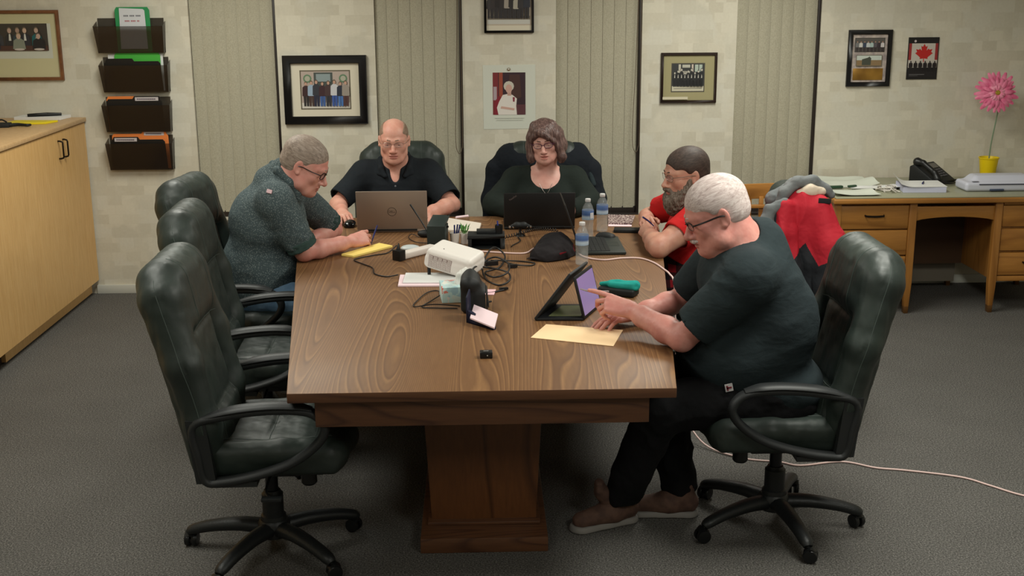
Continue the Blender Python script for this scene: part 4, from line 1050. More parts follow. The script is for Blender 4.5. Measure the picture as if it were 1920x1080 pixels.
blob('t_shirt', S, BLACKT, pe, .0045, off, disp=folds(11, .0042, (6, 5, 15), .0006), it=2)
S = SDF(); legs(S, HIP5, KN5, AN5, (.108, .092, .068)); S.ell((1.12, 4.37, .53), (.19, .21, .13), .04)
for a in AN5: S.plane(V(*a)-V(0, 0, .03), (0, 0, -1), lo=V(*a)-.15, hi=V(*a)+.15)
blob('trousers', S, BLACKP, pe, .0055, off, disp=folds(21, .009, (12, 12, 12)), it=2)
SHU = mat('brown_suede_shoe', (98, 72, 60), .8, var=(30, (78, 56, 48))); SHS = mat('pale_grey_rubber_sole', (128, 124, 120), .6)
shoes(pe, off, [((.60, 4.40, 0), (.335, 4.29, 0)), ((.85, 4.43, 0), (.575, 4.45, 0))], SHU, SHS, mat('tan_laces', (150, 126, 110), .8))
S = SDF(); S.chain([(.49, 4.365, .09), (.462, 4.35, .14), (.452, 4.345, .175)], [.034, .026, .018], .02); S.box((.452, 4.345, .17), (.012, .028, .02), .008, .02); blob('shoe_tongue', S, SHU, pe, .004, off)
HW = hair_mat('white_short_hair', (156, 138, 134), (204, 188, 184), (232, 222, 218), (1, .16, 1), 170, dist=.5)
def short_hair(H, t=.007, front=.062, low=-.03, side=.03, seed=1):
    S = SDF(); H.ell(S, (0, -.018, .038), (.074+t*1.2, .096+t*1.2, .082+t*1.3), .01); H.ell(S, (0, .025, .046), (.060+t, .05+t*.6, .052+t), .02)
    H.ell(S, (0, -.04, -.01), (.066+t, .07+t, .06), .02)
    # hairline: remove the face, the ears' surroundings and the nape
    H.ell(S, (0, front+.055, -.005), (.09, .07, .075), .008, 's')
    for q in (-1, 1):
        H.ell(S, (q*.085, .012, -.018), (.03, .036, .036), .008, 's'); H.ell(S, (q*.085, .06, .0), (.04, .045, .045), .01, 's')
    H.ell(S, (0, .04, -.12), (.12, .085, .105-low-.03), .01, 's'); H.ell(S, (0, -.06, -.115), (.12, .12, .055), .01, 's')
    return S
def hairdisp(H, seed, amp=.003, sc=(40, 22, 40)):
    def f(v):
        q = H.L(v); w_ = q+.01*np.stack([vnoise(q*25, seed), vnoise(q*25, seed+1), vnoise(q*25, seed+2)], 1)
        return amp*vnoise(w_*V(*sc)*4, seed)+amp*.7*vnoise(w_*V(*sc)*9, seed+3)
    return f
blob('hair', short_hair(H5, .0055, .075), HW, pe, .0028, off, frame=(H5.c, H5.R), it=1)
S = SDF(); H5.chain(S, [(-.026, .082, -.060), (-.012, .1, -.0545), (0, .103, -.053), (.012, .1, -.0545), (.026, .082, -.060)], [.004, .0078, .008, .0078, .004], .004); H5.ell(S, (0, .094, -.088), (.012, .005, .006), .004)
blob('moustache', S, HW, pe, .002, off, disp=lambda v: .0015*vnoise(v*350, 2))
finish_head(H5, pe, off, HW)
GBK = mat('black_spectacle_frame', (22, 20, 22), .3)
glasses(H5, pe, off, GBK, .0018, .024, .0135, .0028, half=True)
f = MB(off); f.obox((.905, 4.155, .632), (.014, 0, .003), (-.003, 0, .014), (0, .002, 0)); bd = f.build('badge', mat('white_badge', (200, 196, 196), .6), pe)
f = MB(off); f.obox((.905, 4.1525, .632), (.009, 0, .002), (-.0005, 0, .003), (0, .0015, 0)); f.obox((.899, 4.1525, .630), (.003, 0, 0), (-.002, 0, .009), (0, .0015, 0)); f.build('badge_letter', mat('dark_red_print', (120, 30, 44), .6), None).parent = bd

# ---------------------------------------------------------------- man in the patterned grey shirt (left)
off = (-1.08, 5.93, 0)
pe = person('grey-haired man in a speckled grey-green shirt and jeans writing on a yellow pad', off)
SK1 = skin_mat('flushed_skin', (216, 160, 146), (206, 138, 126))
def shirt1(nt, N, L, b, co):
    v = N.new('ShaderNodeTexVoronoi'); v.inputs['Scale'].default_value = 150; L.new(co, v.inputs['Vector'])
    n = noise(N, L, co, 130, 2, .6); sp = mth(N, L, 'LESS_THAN', mth(N, L, 'ADD', v.outputs['Distance'], mth(N, L, 'MULTIPLY', n, .3)), .47)
    col = mix(N, L, sp, (68, 80, 83), (116, 126, 126)); L.new(col, b.inputs['Base Color'])
    fo = noise(N, L, co, 9, 3, .5, dist=.6); bumpn(N, L, fo, b, .6, .012)
SHIRT1 = node_mat('speckled_grey_green_cotton', .85, shirt1, .2)
CUFF1 = cloth_mat('plain_teal_grey_cuff_lining', (48, 66, 64), (56, 74, 70))
DENIM = cloth_mat('faded_blue_denim', (70, 96, 122), (98, 124, 148), 9)
def torso1(S, e=0.0):
    S.ell((-1.12, 5.93, .57), V(.18, .195, .14)-e, .05)
    S.ell((-1.10, 5.93, .71), V(.205, .20, .19)-e, .06)
    S.ell((-1.06, 5.92, .93), V(.19, .215, .19)-e, .06)
    S.cone((-1.0, 5.76, 1.07), (-.98, 6.10, 1.07), .082-e, .082-e, .05)
    S.cone((-1.03, 5.93, 1.12), (-.965, 5.925, 1.175), .09-e, .075-e, .05)
H1 = Head((-.858, 5.90, 1.215), -4, 30, -3, 1.12)
S = SDF(); torso1(S, .014); head_prims(S, H1, jowl=.003, nose=1.1)
S.chain([H1.W(0, -.035, -.03), H1.W(0, -.035, -.10), (-.98, 5.93, 1.1)], [.066, .068, .08], .03)
EL, WL = (-.868, 5.79, .798), (-.655, 6.02, .80); arm(S, (-.97, 5.73, 1.04), EL, WL, 1.08)
hand(S, WL, V(.11, .13, .012), V(.5, -.5, .75), -1, 1.05, ((.3, .8, .5), (.5, 1.0, .6), (.7, 1.1, .7), (.85, 1.1, .7)), th=(.2, .9, -.25), thc=.25)
E2, W2 = (-.785, 6.34, .80), (-.885, 6.10, .79); arm(S, (-.95, 6.11, 1.04), E2, W2, 1.05)
hand(S, W2, V(.25, -.9, 0), V(0, 0, 1), -1, 1.0, ((.3, .4, .3),)*4)
HP = [(-1.08, 5.83, .55), (-1.08, 6.04, .55)]; KN = [(-.66, 5.78, .52), (-.66, 6.1, .52)]; AN = [(-.62, 5.75, .10), (-.62, 6.1, .10)]
legs(S, HP, KN, AN, (.08, .06, .045)); S.ell((-1.08, 5.93, .54), (.16, .19, .1), .04)
blob('body', S, [SK1, LIP], pe, PVX, off, pick=lip_pick(H1), it=1)
S = SDF(); torso1(S); S.sleeve((-.975, 5.74, 1.045), (-.882, 5.772, .842), .092, .075, .04); S.sleeve((-.96, 6.12, 1.045), (-.815, 6.30, .846), .09, .072, .04)
S.chain([H1.W(0, -.035, -.06), H1.W(0, -.035, -.10), (-.95, 5.93, 1.12)], [.073, .075, .078], .008, 's'); S.ell((-.86, 5.925, 1.10), (.07, .05, .09), .01, 's')
S.plane(V(-1.1, 5.93, .47), (0, 0, -1), lo=(-1.5, 5.5, .2), hi=(-.8, 6.3, .6))
blob('shirt', S, SHIRT1, pe, .0045, off, disp=folds(31, .0055, (7, 6, 15), .0006), it=2)
S = SDF(); c = H1.W(0, -.036, -.098)
S.chain([(-.885, 5.865, 1.08), (-.925, 5.838, 1.135), (-.985, 5.855, 1.19), (-1.02, 5.93, 1.212), (-.985, 6.005, 1.19), (-.925, 6.015, 1.135), (-.885, 5.985, 1.08)], [.014, .020, .021, .019, .021, .020, .014], .015); S.chain([(-.90, 5.86, 1.09), (-.895, 5.845, 1.05), (-.935, 5.838, 1.11)], [.012, .009, .012], .02)
blob('collar', S, SHIRT1, pe, .004, off, it=1)
for a, b_, r in (((-.892, 5.768, .868), (-.872, 5.776, .825), .079), ((-.83, 6.285, .872), (-.805, 6.31, .828), .076)):
    S = SDF(); S.sleeve(a, b_, r, r*.97, .01); S.plane(V(*a), V(*a)-V(*b_), k=.01, lo=V(*a)-.2, hi=V(*a)+.2); blob('rolled_cuff', S, CUFF1, pe, .004, off, disp=folds(7, .003, (20, 20, 60)), it=1)
S = SDF(); legs(S, HP, KN, AN, (.1, .08, .07)); S.ell((-1.1, 5.93, .52), (.17, .19, .11), .04)
for a in AN: S.plane(V(*a)-V(0, 0, .03), (0, 0, -1), lo=V(*a)-.15, hi=V(*a)+.15)
blob('jeans', S, DENIM, pe, .006, off, disp=folds(41, .008, (14, 14, 14)), it=2)
shoes(pe, off, [((-.66, 5.74, 0), (-.38, 5.72, 0)), ((-.66, 6.1, 0), (-.38, 6.12, 0))], BLKR, SHS)
HG = hair_mat('grey_brown_short_hair', (108, 94, 84), (150, 134, 122), (186, 172, 160), (1, .16, 1), 170, dist=.5)
blob('hair', short_hair(H1, .0045, .06), HG, pe, .0028, off, frame=(H1.c, H1.R), it=1)
finish_head(H1, pe, off, HG); glasses(H1, pe, off, GBK, .0020, .0225, .0160, .0022)
f = MB(off); f.obox((-1.0, 5.668, 1.122), (.012, -.002, -.003), (.002, .004, .008), (0, -.004, .002)); f.build('shoulder_patch', mat('pink_white_patch', (214, 180, 186), .6), pe)

# ---------------------------------------------------------------- man in the black polo (far left)
off = (-.5, 7.25, 0)
pe = person('balding man in a black polo shirt and thin glasses behind the silver laptop', off)
SK2 = skin_mat('fair_skin', (214, 162, 144), (202, 140, 122))
POLO = cloth_mat('black_polo_pique', (25, 29, 34), (31, 36, 41), weave=700)
def torso2(S, e=0.0):
    S.ell((-.5, 7.30, .57), V(.19, .165, .14)-e, .05)
    S.ell((-.5, 7.24, .71), V(.205, .175, .19)-e, .06)
    S.ell((-.5, 7.26, .87), V(.22, .155, .18)-e, .06)
    S.cone((-.685, 7.26, .955), (-.325, 7.26, .955), .078-e, .078-e, .06)
    S.cone((-.5, 7.27, 1.0), (-.5, 7.25, 1.035), .09-e, .075-e, .06)
H2 = Head((-.507, 7.15, 1.170), -90, 9, 0, 1.04, 1.055)
S = SDF(); torso2(S, .012); head_prims(S, H2, jowl=-.002, nose=1.05, eye=1.4)
S.chain([H2.W(0, -.035, -.03), H2.W(0, -.03, -.11), (-.505, 7.25, .96)], [.062, .066, .08], .03)
arm(S, (-.70, 7.24, .94), (-.85, 7.09, .80), (-.797, 6.84, .795), 1.1); hand(S, (-.797, 6.84, .795), V(.05, -.16, .0), V(0, 0, 1), 1, 1.05, ((.25, .5, .3), (.25, .5, .3), (.35, .5, .3), (.5, .5, .3)), th=(.7, .7, -.2))
arm(S, (-.31, 7.24, .94), (-.165, 7.04, .80), (-.305, 6.81, .79), 1.1); hand(S, (-.305, 6.81, .79), V(-.09, -.13, -.01), V(0, 0, 1), -1, 1.05, ((.35, .5, .3),)*4, th=(.7, .7, -.2))
HP = [(-.60, 7.25, .55), (-.40, 7.25, .55)]; KN = [(-.64, 6.82, .52), (-.36, 6.82, .52)]; AN = [(-.64, 6.8, .10), (-.36, 6.8, .10)]
legs(S, HP, KN, AN, (.07, .055, .04))
blob('body', S, [SK2, LIP], pe, PVX, off, pick=lip_pick(H2), it=1)
S = SDF(); torso2(S); S.sleeve((-.70, 7.245, .945), (-.838, 7.105, .828), .088, .073, .05); S.sleeve((-.31, 7.245, .945), (-.18, 7.06, .828), .088, .073, .05)
S.chain([H2.W(0, -.03, -.07), (-.505, 7.25, 1.0)], [.07, .072], .008, 's'); S.ell((-.505, 7.12, 1.0), (.036, .06, .078), .01, 's')
S.plane(V(-.5, 7.25, .47), (0, 0, -1), lo=(-.9, 7, .2), hi=(-.1, 7.6, .6))
blob('polo_shirt', S, POLO, pe, .0045, off, disp=folds(51, .004, (7, 7, 14), .0006), it=2)
S = SDF()
for q in (-1, 1):
    S.chain([(-.505, 7.335, 1.07), (-.505+q*.065, 7.30, 1.068), (-.505+q*.09, 7.225, 1.05), (-.505+q*.082, 7.155, 1.0), (-.505+q*.056, 7.118, .962)], [.014, .014, .016, .017, .009], .012)
    S.chain([(-.505+q*.09, 7.20, 1.03), (-.505+q*.098, 7.155, .972), (-.505+q*.062, 7.122, .958)], [.012, .010, .007], .02)
blob('collar', S, POLO, pe, .004, off, it=1)
f = MB(off)
for z in (.905, .865): f.lathe([(.005, 0), (.0055, .002), (.003, .003)], (-.503, 7.1-.004+(.905-z)*-.1, z), 12, axis=(0, -1, 0))
f.build('shirt_buttons', mat('grey_shirt_button', (120, 124, 130), .3), pe)
S = SDF(); legs(S, HP, KN, AN, (.09, .075, .065)); S.ell((-.5, 7.3, .52), (.19, .17, .11), .04); blob('trousers', S, BLACKP, pe, .007, off, disp=folds(61, .006, (14, 14, 14)), it=2)
shoes(pe, off, [((-.64, 6.86, 0), (-.66, 6.58, 0)), ((-.36, 6.86, 0), (-.34, 6.58, 0))], BLKR, SHS)
HB = hair_mat('thin_greying_brown_hair', (112, 88, 72), (140, 116, 98), (160, 138, 120), (1, .16, 1), 170, dist=.5)
S = short_hair(H2, .0035, .04); H2.ell(S, (0, .05, .115), (.058, .13, .075), .015, 's'); H2.ell(S, (0, .0, .13), (.055, .12, .05), .015, 's')
blob('hair', S, HB, pe, .0028, off, frame=(H2.c, H2.R), it=1)
finish_head(H2, pe, off, HB); glasses(H2, pe, off, mat('thin_silver_spectacle_frame', (150, 140, 130), .3, metal=.8), .0008, .0225, .0135, .0011)

# ---------------------------------------------------------------- woman (far right of the end)
off = (.39, 7.2, 0)
pe = person('woman with a brown bob and purple glasses in a dark sweater, at the black laptop', off)
SK3 = skin_mat('rosy_skin', (210, 162, 148), (198, 144, 132))
KNIT = cloth_mat('dark_green_black_knit', (26, 33, 30), (34, 41, 37), weave=350)
def torso3(S, e=0.0):
    S.ell((.39, 7.26, .57), V(.19, .165, .14)-e, .05); S.ell((.39, 7.2, .72), V(.185, .165, .18)-e, .06)
    S.ell((.39, 7.15, .85), V(.195, .16, .17)-e, .06)
    for q in (-1, 1): S.ell((.39+q*.085, 7.05, .80), V(.09, .09, .09)-e, .05)
    S.cone((.225, 7.16, .925), (.555, 7.16, .925), .068-e, .068-e, .06)
H3 = Head((.385, 7.05, 1.172), -99, 11, -5, 1.0, 1.0)
S = SDF(); torso3(S, .008); head_prims(S, H3, mouth=.009, female=True, nose=.95, eye=1.1, jowl=.004)
S.chain([H3.W(0, -.03, -.03), H3.W(0, -.03, -.11), (.39, 7.14, .93)], [.053, .054, .075], .03); S.cone((.33, 7.12, .93), (.45, 7.12, .93), .05, .05, .05)
arm(S, (.215, 7.15, .91), (.085, 6.98, .80), (.22, 6.79, .79), .95); hand(S, (.22, 6.79, .79), V(.08, -.12, 0), V(0, 0, 1), 1, .92, ((.35, .4, .3),)*4)
arm(S, (.565, 7.15, .91), (.655, 6.98, .80), (.50, 6.80, .79), .95); hand(S, (.50, 6.80, .79), V(-.06, -.12, 0), V(0, 0, 1), -1, .92, ((.35, .4, .3),)*4)
HP = [(.30, 7.2, .55), (.48, 7.2, .55)]; KN = [(.27, 6.8, .52), (.51, 6.8, .52)]; AN = [(.27, 6.8, .10), (.51, 6.8, .10)]
legs(S, HP, KN, AN, (.07, .055, .04))
blob('body', S, [SK3, LIP], pe, PVX, off, pick=lip_pick(H3), it=1)
S = SDF(); torso3(S)
for sh, el, wr in (((.215, 7.15, .915), (.085, 6.98, .81), (.2, 6.82, .80)), ((.565, 7.15, .915), (.655, 6.98, .81), (.52, 6.83, .80))):
    S.chain([sh, el], [.082, .066], .05); S.sleeve(el, wr, .066, .048, .03)
S.ell((.39, 7.04, .985), (.088, .12, .095), .012, 's'); S.chain([H3.W(0, -.03, -.08), (.39, 7.13, 1.0)], [.075, .085], .01, 's')
S.plane(V(.39, 7.2, .47), (0, 0, -1), lo=(0, 7, .2), hi=(.8, 7.6, .6))
blob('sweater', S, KNIT, pe, .0045, off, disp=folds(71, .0045, (8, 7, 14), .0006), it=2)
f = MB(off); f.tube([(.345, 7.06, .965), (.352, 7.02, .925), (.39, 6.972, .872), (.428, 7.02, .925), (.437, 7.06, .965)], .0011, 6, sub=5); nk = f.build('necklace', mat('silver_chain', (190, 186, 180), .25, metal=.9), pe)
f = MB(off); f.lathe([(.001, -.009), (.007, -.004), (.008, .0), (.005, .006), (.001, .010)], (.39, 6.962, .862), 14, axis=(0, 0, 1)); f.build('pendant', mat('silver_pendant', (206, 200, 192), .2, metal=.6), None).parent = nk
S = SDF(); legs(S, HP, KN, AN, (.085, .07, .06)); S.ell((.39, 7.26, .52), (.19, .17, .11), .04); blob('trousers', S, BLACKP, pe, .007, off, disp=folds(81, .006, (14, 14, 14)), it=2)
shoes(pe, off, [((.27, 6.86, 0), (.26, 6.6, 0)), ((.51, 6.86, 0), (.52, 6.6, 0))], BLKR, SHS)
HBR = hair_mat('brown_bob_hair', (62, 45, 43), (94, 72, 68), (148, 120, 112), (1, 1, .10), 170, .45, .25)
S = SDF(); H3.ell(S, (0, -.022, .040), (.083, .103, .089), .01)
for q in (-1, 1):
    H3.chain(S, [(q*.050, .0, .09), (q*.072, .015, .03), (q*.077, .022, -.03), (q*(.084+.01*(q < 0)), .03, -.085-.012*(q < 0)), (q*(.09), .035, -.105-.012*(q < 0))], [.03, .026, .027, .024, .012], .03)
    H3.chain(S, [(q*.06, -.06, .02), (q*.075, -.05, -.05), (q*.07, -.045, -.1)], [.05, .045, .03], .03)
H3.ell(S, (0, -.06, -.04), (.08, .055, .085), .03)
H3.ell(S, (0, .026, .060), (.066, .060, .050), .02)
H3.ell(S, (.013, .100, -.036), (.056, .075, .084), .006, 's')
H3.chain(S, [(.03, .075, .088), (-.005, .090, .070), (-.036, .090, .045), (-.060, .07, .015), (-.074, .045, -.03)], [.02, .016, .013, .012, .012], .015)
H3.chain(S, [(.02, .08, .082), (.048, .078, .058), (.068, .055, .02)], [.018, .014, .012], .015)
def hd3(v):
    q = H3.L(v); return .0020*vnoise(q*V(95, 95, 6), 3)+.0008*vnoise(q*V(240, 240, 12), 6)
blob('hair', S, HBR, pe, .0026, off, disp=hd3, it=1, frame=(H3.c, H3.R))
finish_head(H3, pe, off, mat('brown_brow', (96, 70, 60), .7)); glasses(H3, pe, off, mat('purple_spectacle_frame', (70, 30, 58), .3), .0017, .0235, .0155, .002)

# ---------------------------------------------------------------- bearded man in red (right, behind)
off = (1.2, 6.1, 0)
pe = person('bearded man in a red T-shirt and thin glasses holding a pen over folded arms', off)
SK4 = skin_mat('tanned_skin', (200, 150, 128), (184, 126, 108))
RED = cloth_mat('red_cotton', (176, 26, 28), (196, 36, 36))
def plaid(nt, N, L, b, co):
    sep = N.new('ShaderNodeSeparateXYZ'); L.new(co, sep.inputs[0])
    s1 = mth(N, L, 'GREATER_THAN', mth(N, L, 'SINE', mth(N, L, 'MULTIPLY', sep.outputs[0], 95)), .1); s2 = mth(N, L, 'GREATER_THAN', mth(N, L, 'SINE', mth(N, L, 'MULTIPLY', sep.outputs[2], 95)), .1)
    L.new(ramp(N, L, mth(N, L, 'MULTIPLY', mth(N, L, 'ADD', s1, s2), .5), [(.1, (120, 18, 26)), (.5, (44, 10, 14)), (.9, (14, 10, 12))]), b.inputs['Base Color'])
PLAID = node_mat('red_black_plaid', .9, plaid, .2)
def torso4(S, e=0.0):
    S.ell((1.25, 6.14, .57), V(.17, .2, .14)-e, .05); S.ell((1.14, 6.14, .72), V(.205, .21, .18)-e, .06)
    S.ell((1.17, 6.13, .86), V(.17, .215, .16)-e, .06); S.cone((1.14, 5.96, .935), (1.13, 6.31, .935), .08-e, .08-e, .05); S.cone((1.16, 6.13, .97), (1.12, 6.13, 1.0), .09-e, .08-e, .05)
H4 = Head((1.058, 6.10, 1.118), 195, 8, 2, 1.1, 1.05)
S = SDF(); torso4(S, .014); head_prims(S, H4, jowl=.004, nose=1.05)
S.chain([H4.W(0, -.035, -.03), H4.W(0, -.035, -.11), (1.14, 6.13, .94)], [.066, .07, .085], .03)
EL, WL = (.885, 5.79, .80), (.868, 6.04, .815); arm(S, (1.12, 5.93, .925), EL, WL, 1.25)
hand(S, WL, V(-.03, .14, .03), V(-.75, -.2, .6), 1, 1.0, ((.9, 1.1, .7),)*4, th=(.3, .8, -.3), thc=.3)
E2, W2 = (.93, 6.50, .82), (.885, 6.29, .84); arm(S, (1.10, 6.34, .925), E2, W2, 1.1)
hand(S, W2, V(-.02, -.14, .02), V(-.5, 0, .85), -1, 1.0, ((.7, .9, .6),)*4)
HP = [(1.2, 6.03, .55), (1.2, 6.24, .55)]; KN = [(.80, 6.0, .52), (.80, 6.3, .52)]; AN = [(.80, 6.0, .10), (.80, 6.3, .10)]
legs(S, HP, KN, AN, (.08, .06, .045))
blob('body', S, [SK4, LIP], pe, PVX, off, pick=lip_pick(H4), it=1)
S = SDF(); torso4(S); S.sleeve((1.125, 5.945, .93), (.975, 5.845, .842), .092, .08, .04); S.sleeve((1.105, 6.33, .93), (.975, 6.45, .862), .088, .074, .04)
S.chain([H4.W(0, -.035, -.07), (1.12, 6.13, 1.0)], [.075, .08], .008, 's'); S.ell((1.06, 6.12, 1.03), (.08, .07, .05), .01, 's')
S.plane(V(1.1, 6, .62), (-.5, 0, -.8), lo=(.7, 5.7, .2), hi=(1.6, 6.6, .8))
blob('t_shirt', S, RED, pe, .0045, off, disp=folds(91, .0045, (7, 7, 14), .0006), it=2)
S = SDF(); legs(S, HP, KN, AN, (.105, .085, .07)); S.ell((1.2, 6.14, .55), (.2, .2, .13), .04); S.ell((1.13, 6.14, .65), (.195, .2, .12), .04)
blob('plaid_trousers', S, PLAID, pe, .006, off, disp=folds(101, .007, (12, 12, 12)), it=2)
shoes(pe, off, [((.84, 6.0, 0), (.56, 5.98, 0)), ((.84, 6.3, 0), (.56, 6.3, 0))], BLKR, SHS)
HD = hair_mat('dark_brown_short_hair', (44, 34, 30), (66, 52, 46), (90, 74, 66), (1, .2, 1), 170, dist=.5)
blob('hair', short_hair(H4, .007, .066), HD, pe, .0028, off, frame=(H4.c, H4.R), it=1)
BR = hair_mat('brown_grey_beard', (64, 52, 44), (108, 94, 82), (150, 140, 128), (1, 1, .4), 150)
S = SDF(); H4.chain(S, [(-.066, .01, -.02), (-.06, .025, -.07), (-.035, .06, -.105), (0, .078, -.118), (.035, .06, -.105), (.06, .025, -.07), (.066, .01, -.02)], [.014, .026, .034, .038, .034, .026, .014], .03)
H4.chain(S, [(-.03, .07, -.14), (0, .075, -.155), (.03, .07, -.14)], [.022, .026, .022], .03); H4.chain(S, [(-.032, .082, -.075), (-.02, .098, -.056), (0, .105, -.0525), (.02, .098, -.056), (.032, .082, -.075)], [.008, .009, .008, .009, .008], .01)
H4.ell(S, (0, .115, -.069), (.02, .014, .006), .006, 's')
blob('beard', S, BR, pe, .0028, off, disp=lambda v: .004*vnoise(v*V(160, 160, 50), 2)+.003*vnoise(v*90, 3), it=1, frame=(H4.c, H4.R))
finish_head(H4, pe, off, HD); glasses(H4, pe, off, mat('thin_silver_spectacle_frame', (150, 140, 130), .3, metal=.8), .0010, .023, .0155, .0014)

# ================================================================ things on the conference table
TZ = .7505
def put(ob, loc, label, cat, group=None):
    """a one-mesh thing: move the origin to its base point"""
    loc = Vector(loc); ob.data.transform(Matrix.Translation(-loc)); ob.location = loc; return props(ob, label, cat, group)
SILV = mat('silver_aluminium', (158, 140, 126), .42, metal=.35); DARKL = mat('black_laptop_shell', (16, 15, 16), .5); KEYS = mat('black_keys', (26, 28, 29), .55); SCR = mat('dark_screen_glass', (8, 9, 12), .1)
def laptop(name, label, c, rz, wdt, dep, hgt, lean, shell, base_m, logo=None, hinge_gap=.0, red=False):
    """local: hinge line along x at y=0, base toward +y, lid leaning toward -y; the user sits at +y"""
    t = thing(name, label, 'laptop', c, rz); w_ = wdt/2
    f = MB(); f.box(-w_, w_, 0, dep, .002, .016); f.build('base', base_m, t, bevel=.004)
    f = MB(); f.box(-w_+.02, w_-.02, .03, dep*.58, .0161, .0168); f.build('keyboard_deck', KEYS, t)
    kb = MB(); n = 14; 
    for r in range(5):
        for q in range(n):
            x0 = -w_+.024+(wdt-.048)*q/n; y0 = .034+r*(dep*.52/5); kb.box(x0+.001, x0+(wdt-.048)/n-.0015, y0+.001, y0+dep*.52/5-.002, .0168, .0184)
    kb.build('keys', KEYS, t, smooth=False)
    f = MB(); f.box(-.05, .05, dep*.64, dep*.92, .016, .0166); f.build('touchpad', base_m if red else KEYS, t)
    a = lean; u = V(0, -sin(a), cos(a)); nn = V(0, -cos(a), -sin(a)); h0 = V(0, .004, .014)
    f = MB(); f.obox(h0+u*hgt/2, (w_, 0, 0), u*hgt/2, nn*.0035); ld = f.build('lid', shell, t, bevel=.003)
    f = MB(); f.obox(h0+u*hgt/2-nn*.0036, (w_-.008, 0, 0), u*(hgt/2-.01), nn*.0004); f.build('screen', SCR, None, smooth=False).parent = ld
    f = MB(); f.tube([(-w_*.7, .002, .012), (w_*.7, .002, .012)], .006, 10); f.build('hinge', BLK, t)
    return t, ld, h0, u, nn
LOGO = mat('dark_logo_print', (70, 58, 50), .4)
t, ld, h0, u, nn = laptop('laptop', 'open silver laptop with a round logo, in front of the man in the polo', (-.482, 6.485, TZ), rad(.5), .386, .25, .222, rad(9), SILV, SILV)
cc = h0+u*.105+nn*.0037
f = MB(); f.tube([cc+V(1, 0, 0)*.0235*cos(q)+u*.0235*sin(q) for q in np.linspace(0, 2*pi, 33)[:-1]], .0014, 6, closed=True); f.build('logo_ring', LOGO, None).parent = ld
text('logo_text', 'DELL', .017, cc+nn*.0002, (1, 0, 0), u, LOGO, ld)
t, ld, h0, u, nn = laptop('laptop', 'open black laptop with its lid toward the camera, in front of the woman', (.327, 6.52, TZ), rad(-.3), .392, .25, .196, rad(8), DARKL, DARKL)
cc = h0+u*.168-V(.147, 0, 0)+nn*.0037; d_ = nrm(V(1, 0, 0)*.82+u*.57); text('logo_text', 'ThinkPad', .0125, cc, d_, nrm(np.cross(nn, d_)*1.0), mat('grey_logo_print', (120, 106, 104), .4), ld)
# two-in-one seen edge-on: the user sits at +x
t, ld, h0, u, nn = laptop('laptop', 'open black laptop seen edge-on, beside the water bottles and facing the bearded man', (.50, 6.045, TZ), rad(-90), .385, .23, .255, rad(19), DARKL, mat('dark_green_black_deck', (38, 44, 42), .45), red=True)
# folding tablet in a black case
TABF = mat('black_rubber_case', (16, 17, 20), .6); SCRN = mat('lilac_tablet_screen', (96, 84, 116), .2, emis=((150, 126, 172), .28))
t = thing('tablet', 'tablet with a lilac screen propped in an A-shaped black case on the table', 'tablet', (.33, 4.72, TZ)); o = (.33, 4.72, TZ)
a, b_ = V(.412, 4.655, TZ+.006), V(.502, 4.875, TZ+.006); dx = nrm(b_-a); W_ = np.linalg.norm(b_-a); side = V(-dx[1], dx[0], 0)   # side points left/back
up = nrm(V(0, 0, 1)*.205+side*.052)
f = MB(o); hh = .178; n_ = np.cross(dx, up); mid = (a+b_)/2
f.obox(mid+up*hh/2, dx*W_/2, up*hh/2, n_*.005); f.build('tablet_body', TABF, t, bevel=.004)
f = MB(o); sg = 1 if n_[0] > 0 else -1; f.obox(mid+up*hh/2+n_*sg*.0056, dx*(W_/2-.012), up*(hh/2-.012), n_*.0004); f.build('screen', SCRN, t, smooth=False, label='lit lilac screen')
topm = mid+up*(hh+.012)
bl = V(.215, 4.665, TZ+.006)+dx*W_/2
f = MB(o); dv = (topm+side*.012)-bl; f.obox(bl+dv/2, dx*W_/2, dv/2, nrm(np.cross(dx, dv))*.006); f.build('case_back', TABF, t, bevel=.004)
f = MB(o); base_c = (bl+mid-side*-.0)/2; ext = (mid-V(0, 0, 0)+V(.0, 0, 0))-bl; f.obox(bl+ext/2+V(0, 0, .0), dx*W_/2, ext/2, (0, 0, .0055)); f.build('case_base', TABF, t, bevel=.004)
f = MB(o); f.obox(bl+ext*.56+V(0, 0, .0065), dx*W_*.36, ext*.33, (0, 0, .0008)); f.build('case_patch', mat('olive_grey_case_patch', (112, 118, 84), .25), t)  # thin olive grey patch laid over the case base
f = MB((0, 0, 0)); f.tube([(.395, 4.625, .893), (.43, 4.60, .889), (.50, 4.55, .90)], [.0025, .004, .004], 8, sub=3)
put(f.build('stylus', mat('grey_stylus', (150, 140, 140), .3)), (.43, 4.60, .889), 'thin grey stylus in the hand pointing at the tablet', 'pen')
# envelope
ENV = mat('cream_envelope', (250, 216, 170), .6)
flat_thing('envelope', 'cream envelope lying on the near right part of the table', 'envelope', [(.188, 4.428), (.494, 4.301), (.555, 4.512), (.258, 4.61)], TZ, .0025, ENV)
# small cube
t = thing('microphone_transmitter', 'tiny black box alone on the near middle of the table', 'electronic device', (.015, 4.19, TZ), rad(2))
f = MB(); f.box(-.023, .023, -.018, .018, 0, .024); f.build('body', BLK, t, bevel=.003)
f = MB()
for q in range(4): f.box(-.009+q*.0047, -.0055+q*.0047, -.001, .005, .0240, .0243)
f.build('lettering', mat('light_grey_print', (150, 148, 146), .5), t, smooth=False)
f = MB(); f.lathe([(.0022, 0), (.002, .0006)], (.004, -.0181, .012), 10, axis=(0, -1, 0)); f.build('indicator', mat('pale_indicator', (200, 200, 190), .4), t)
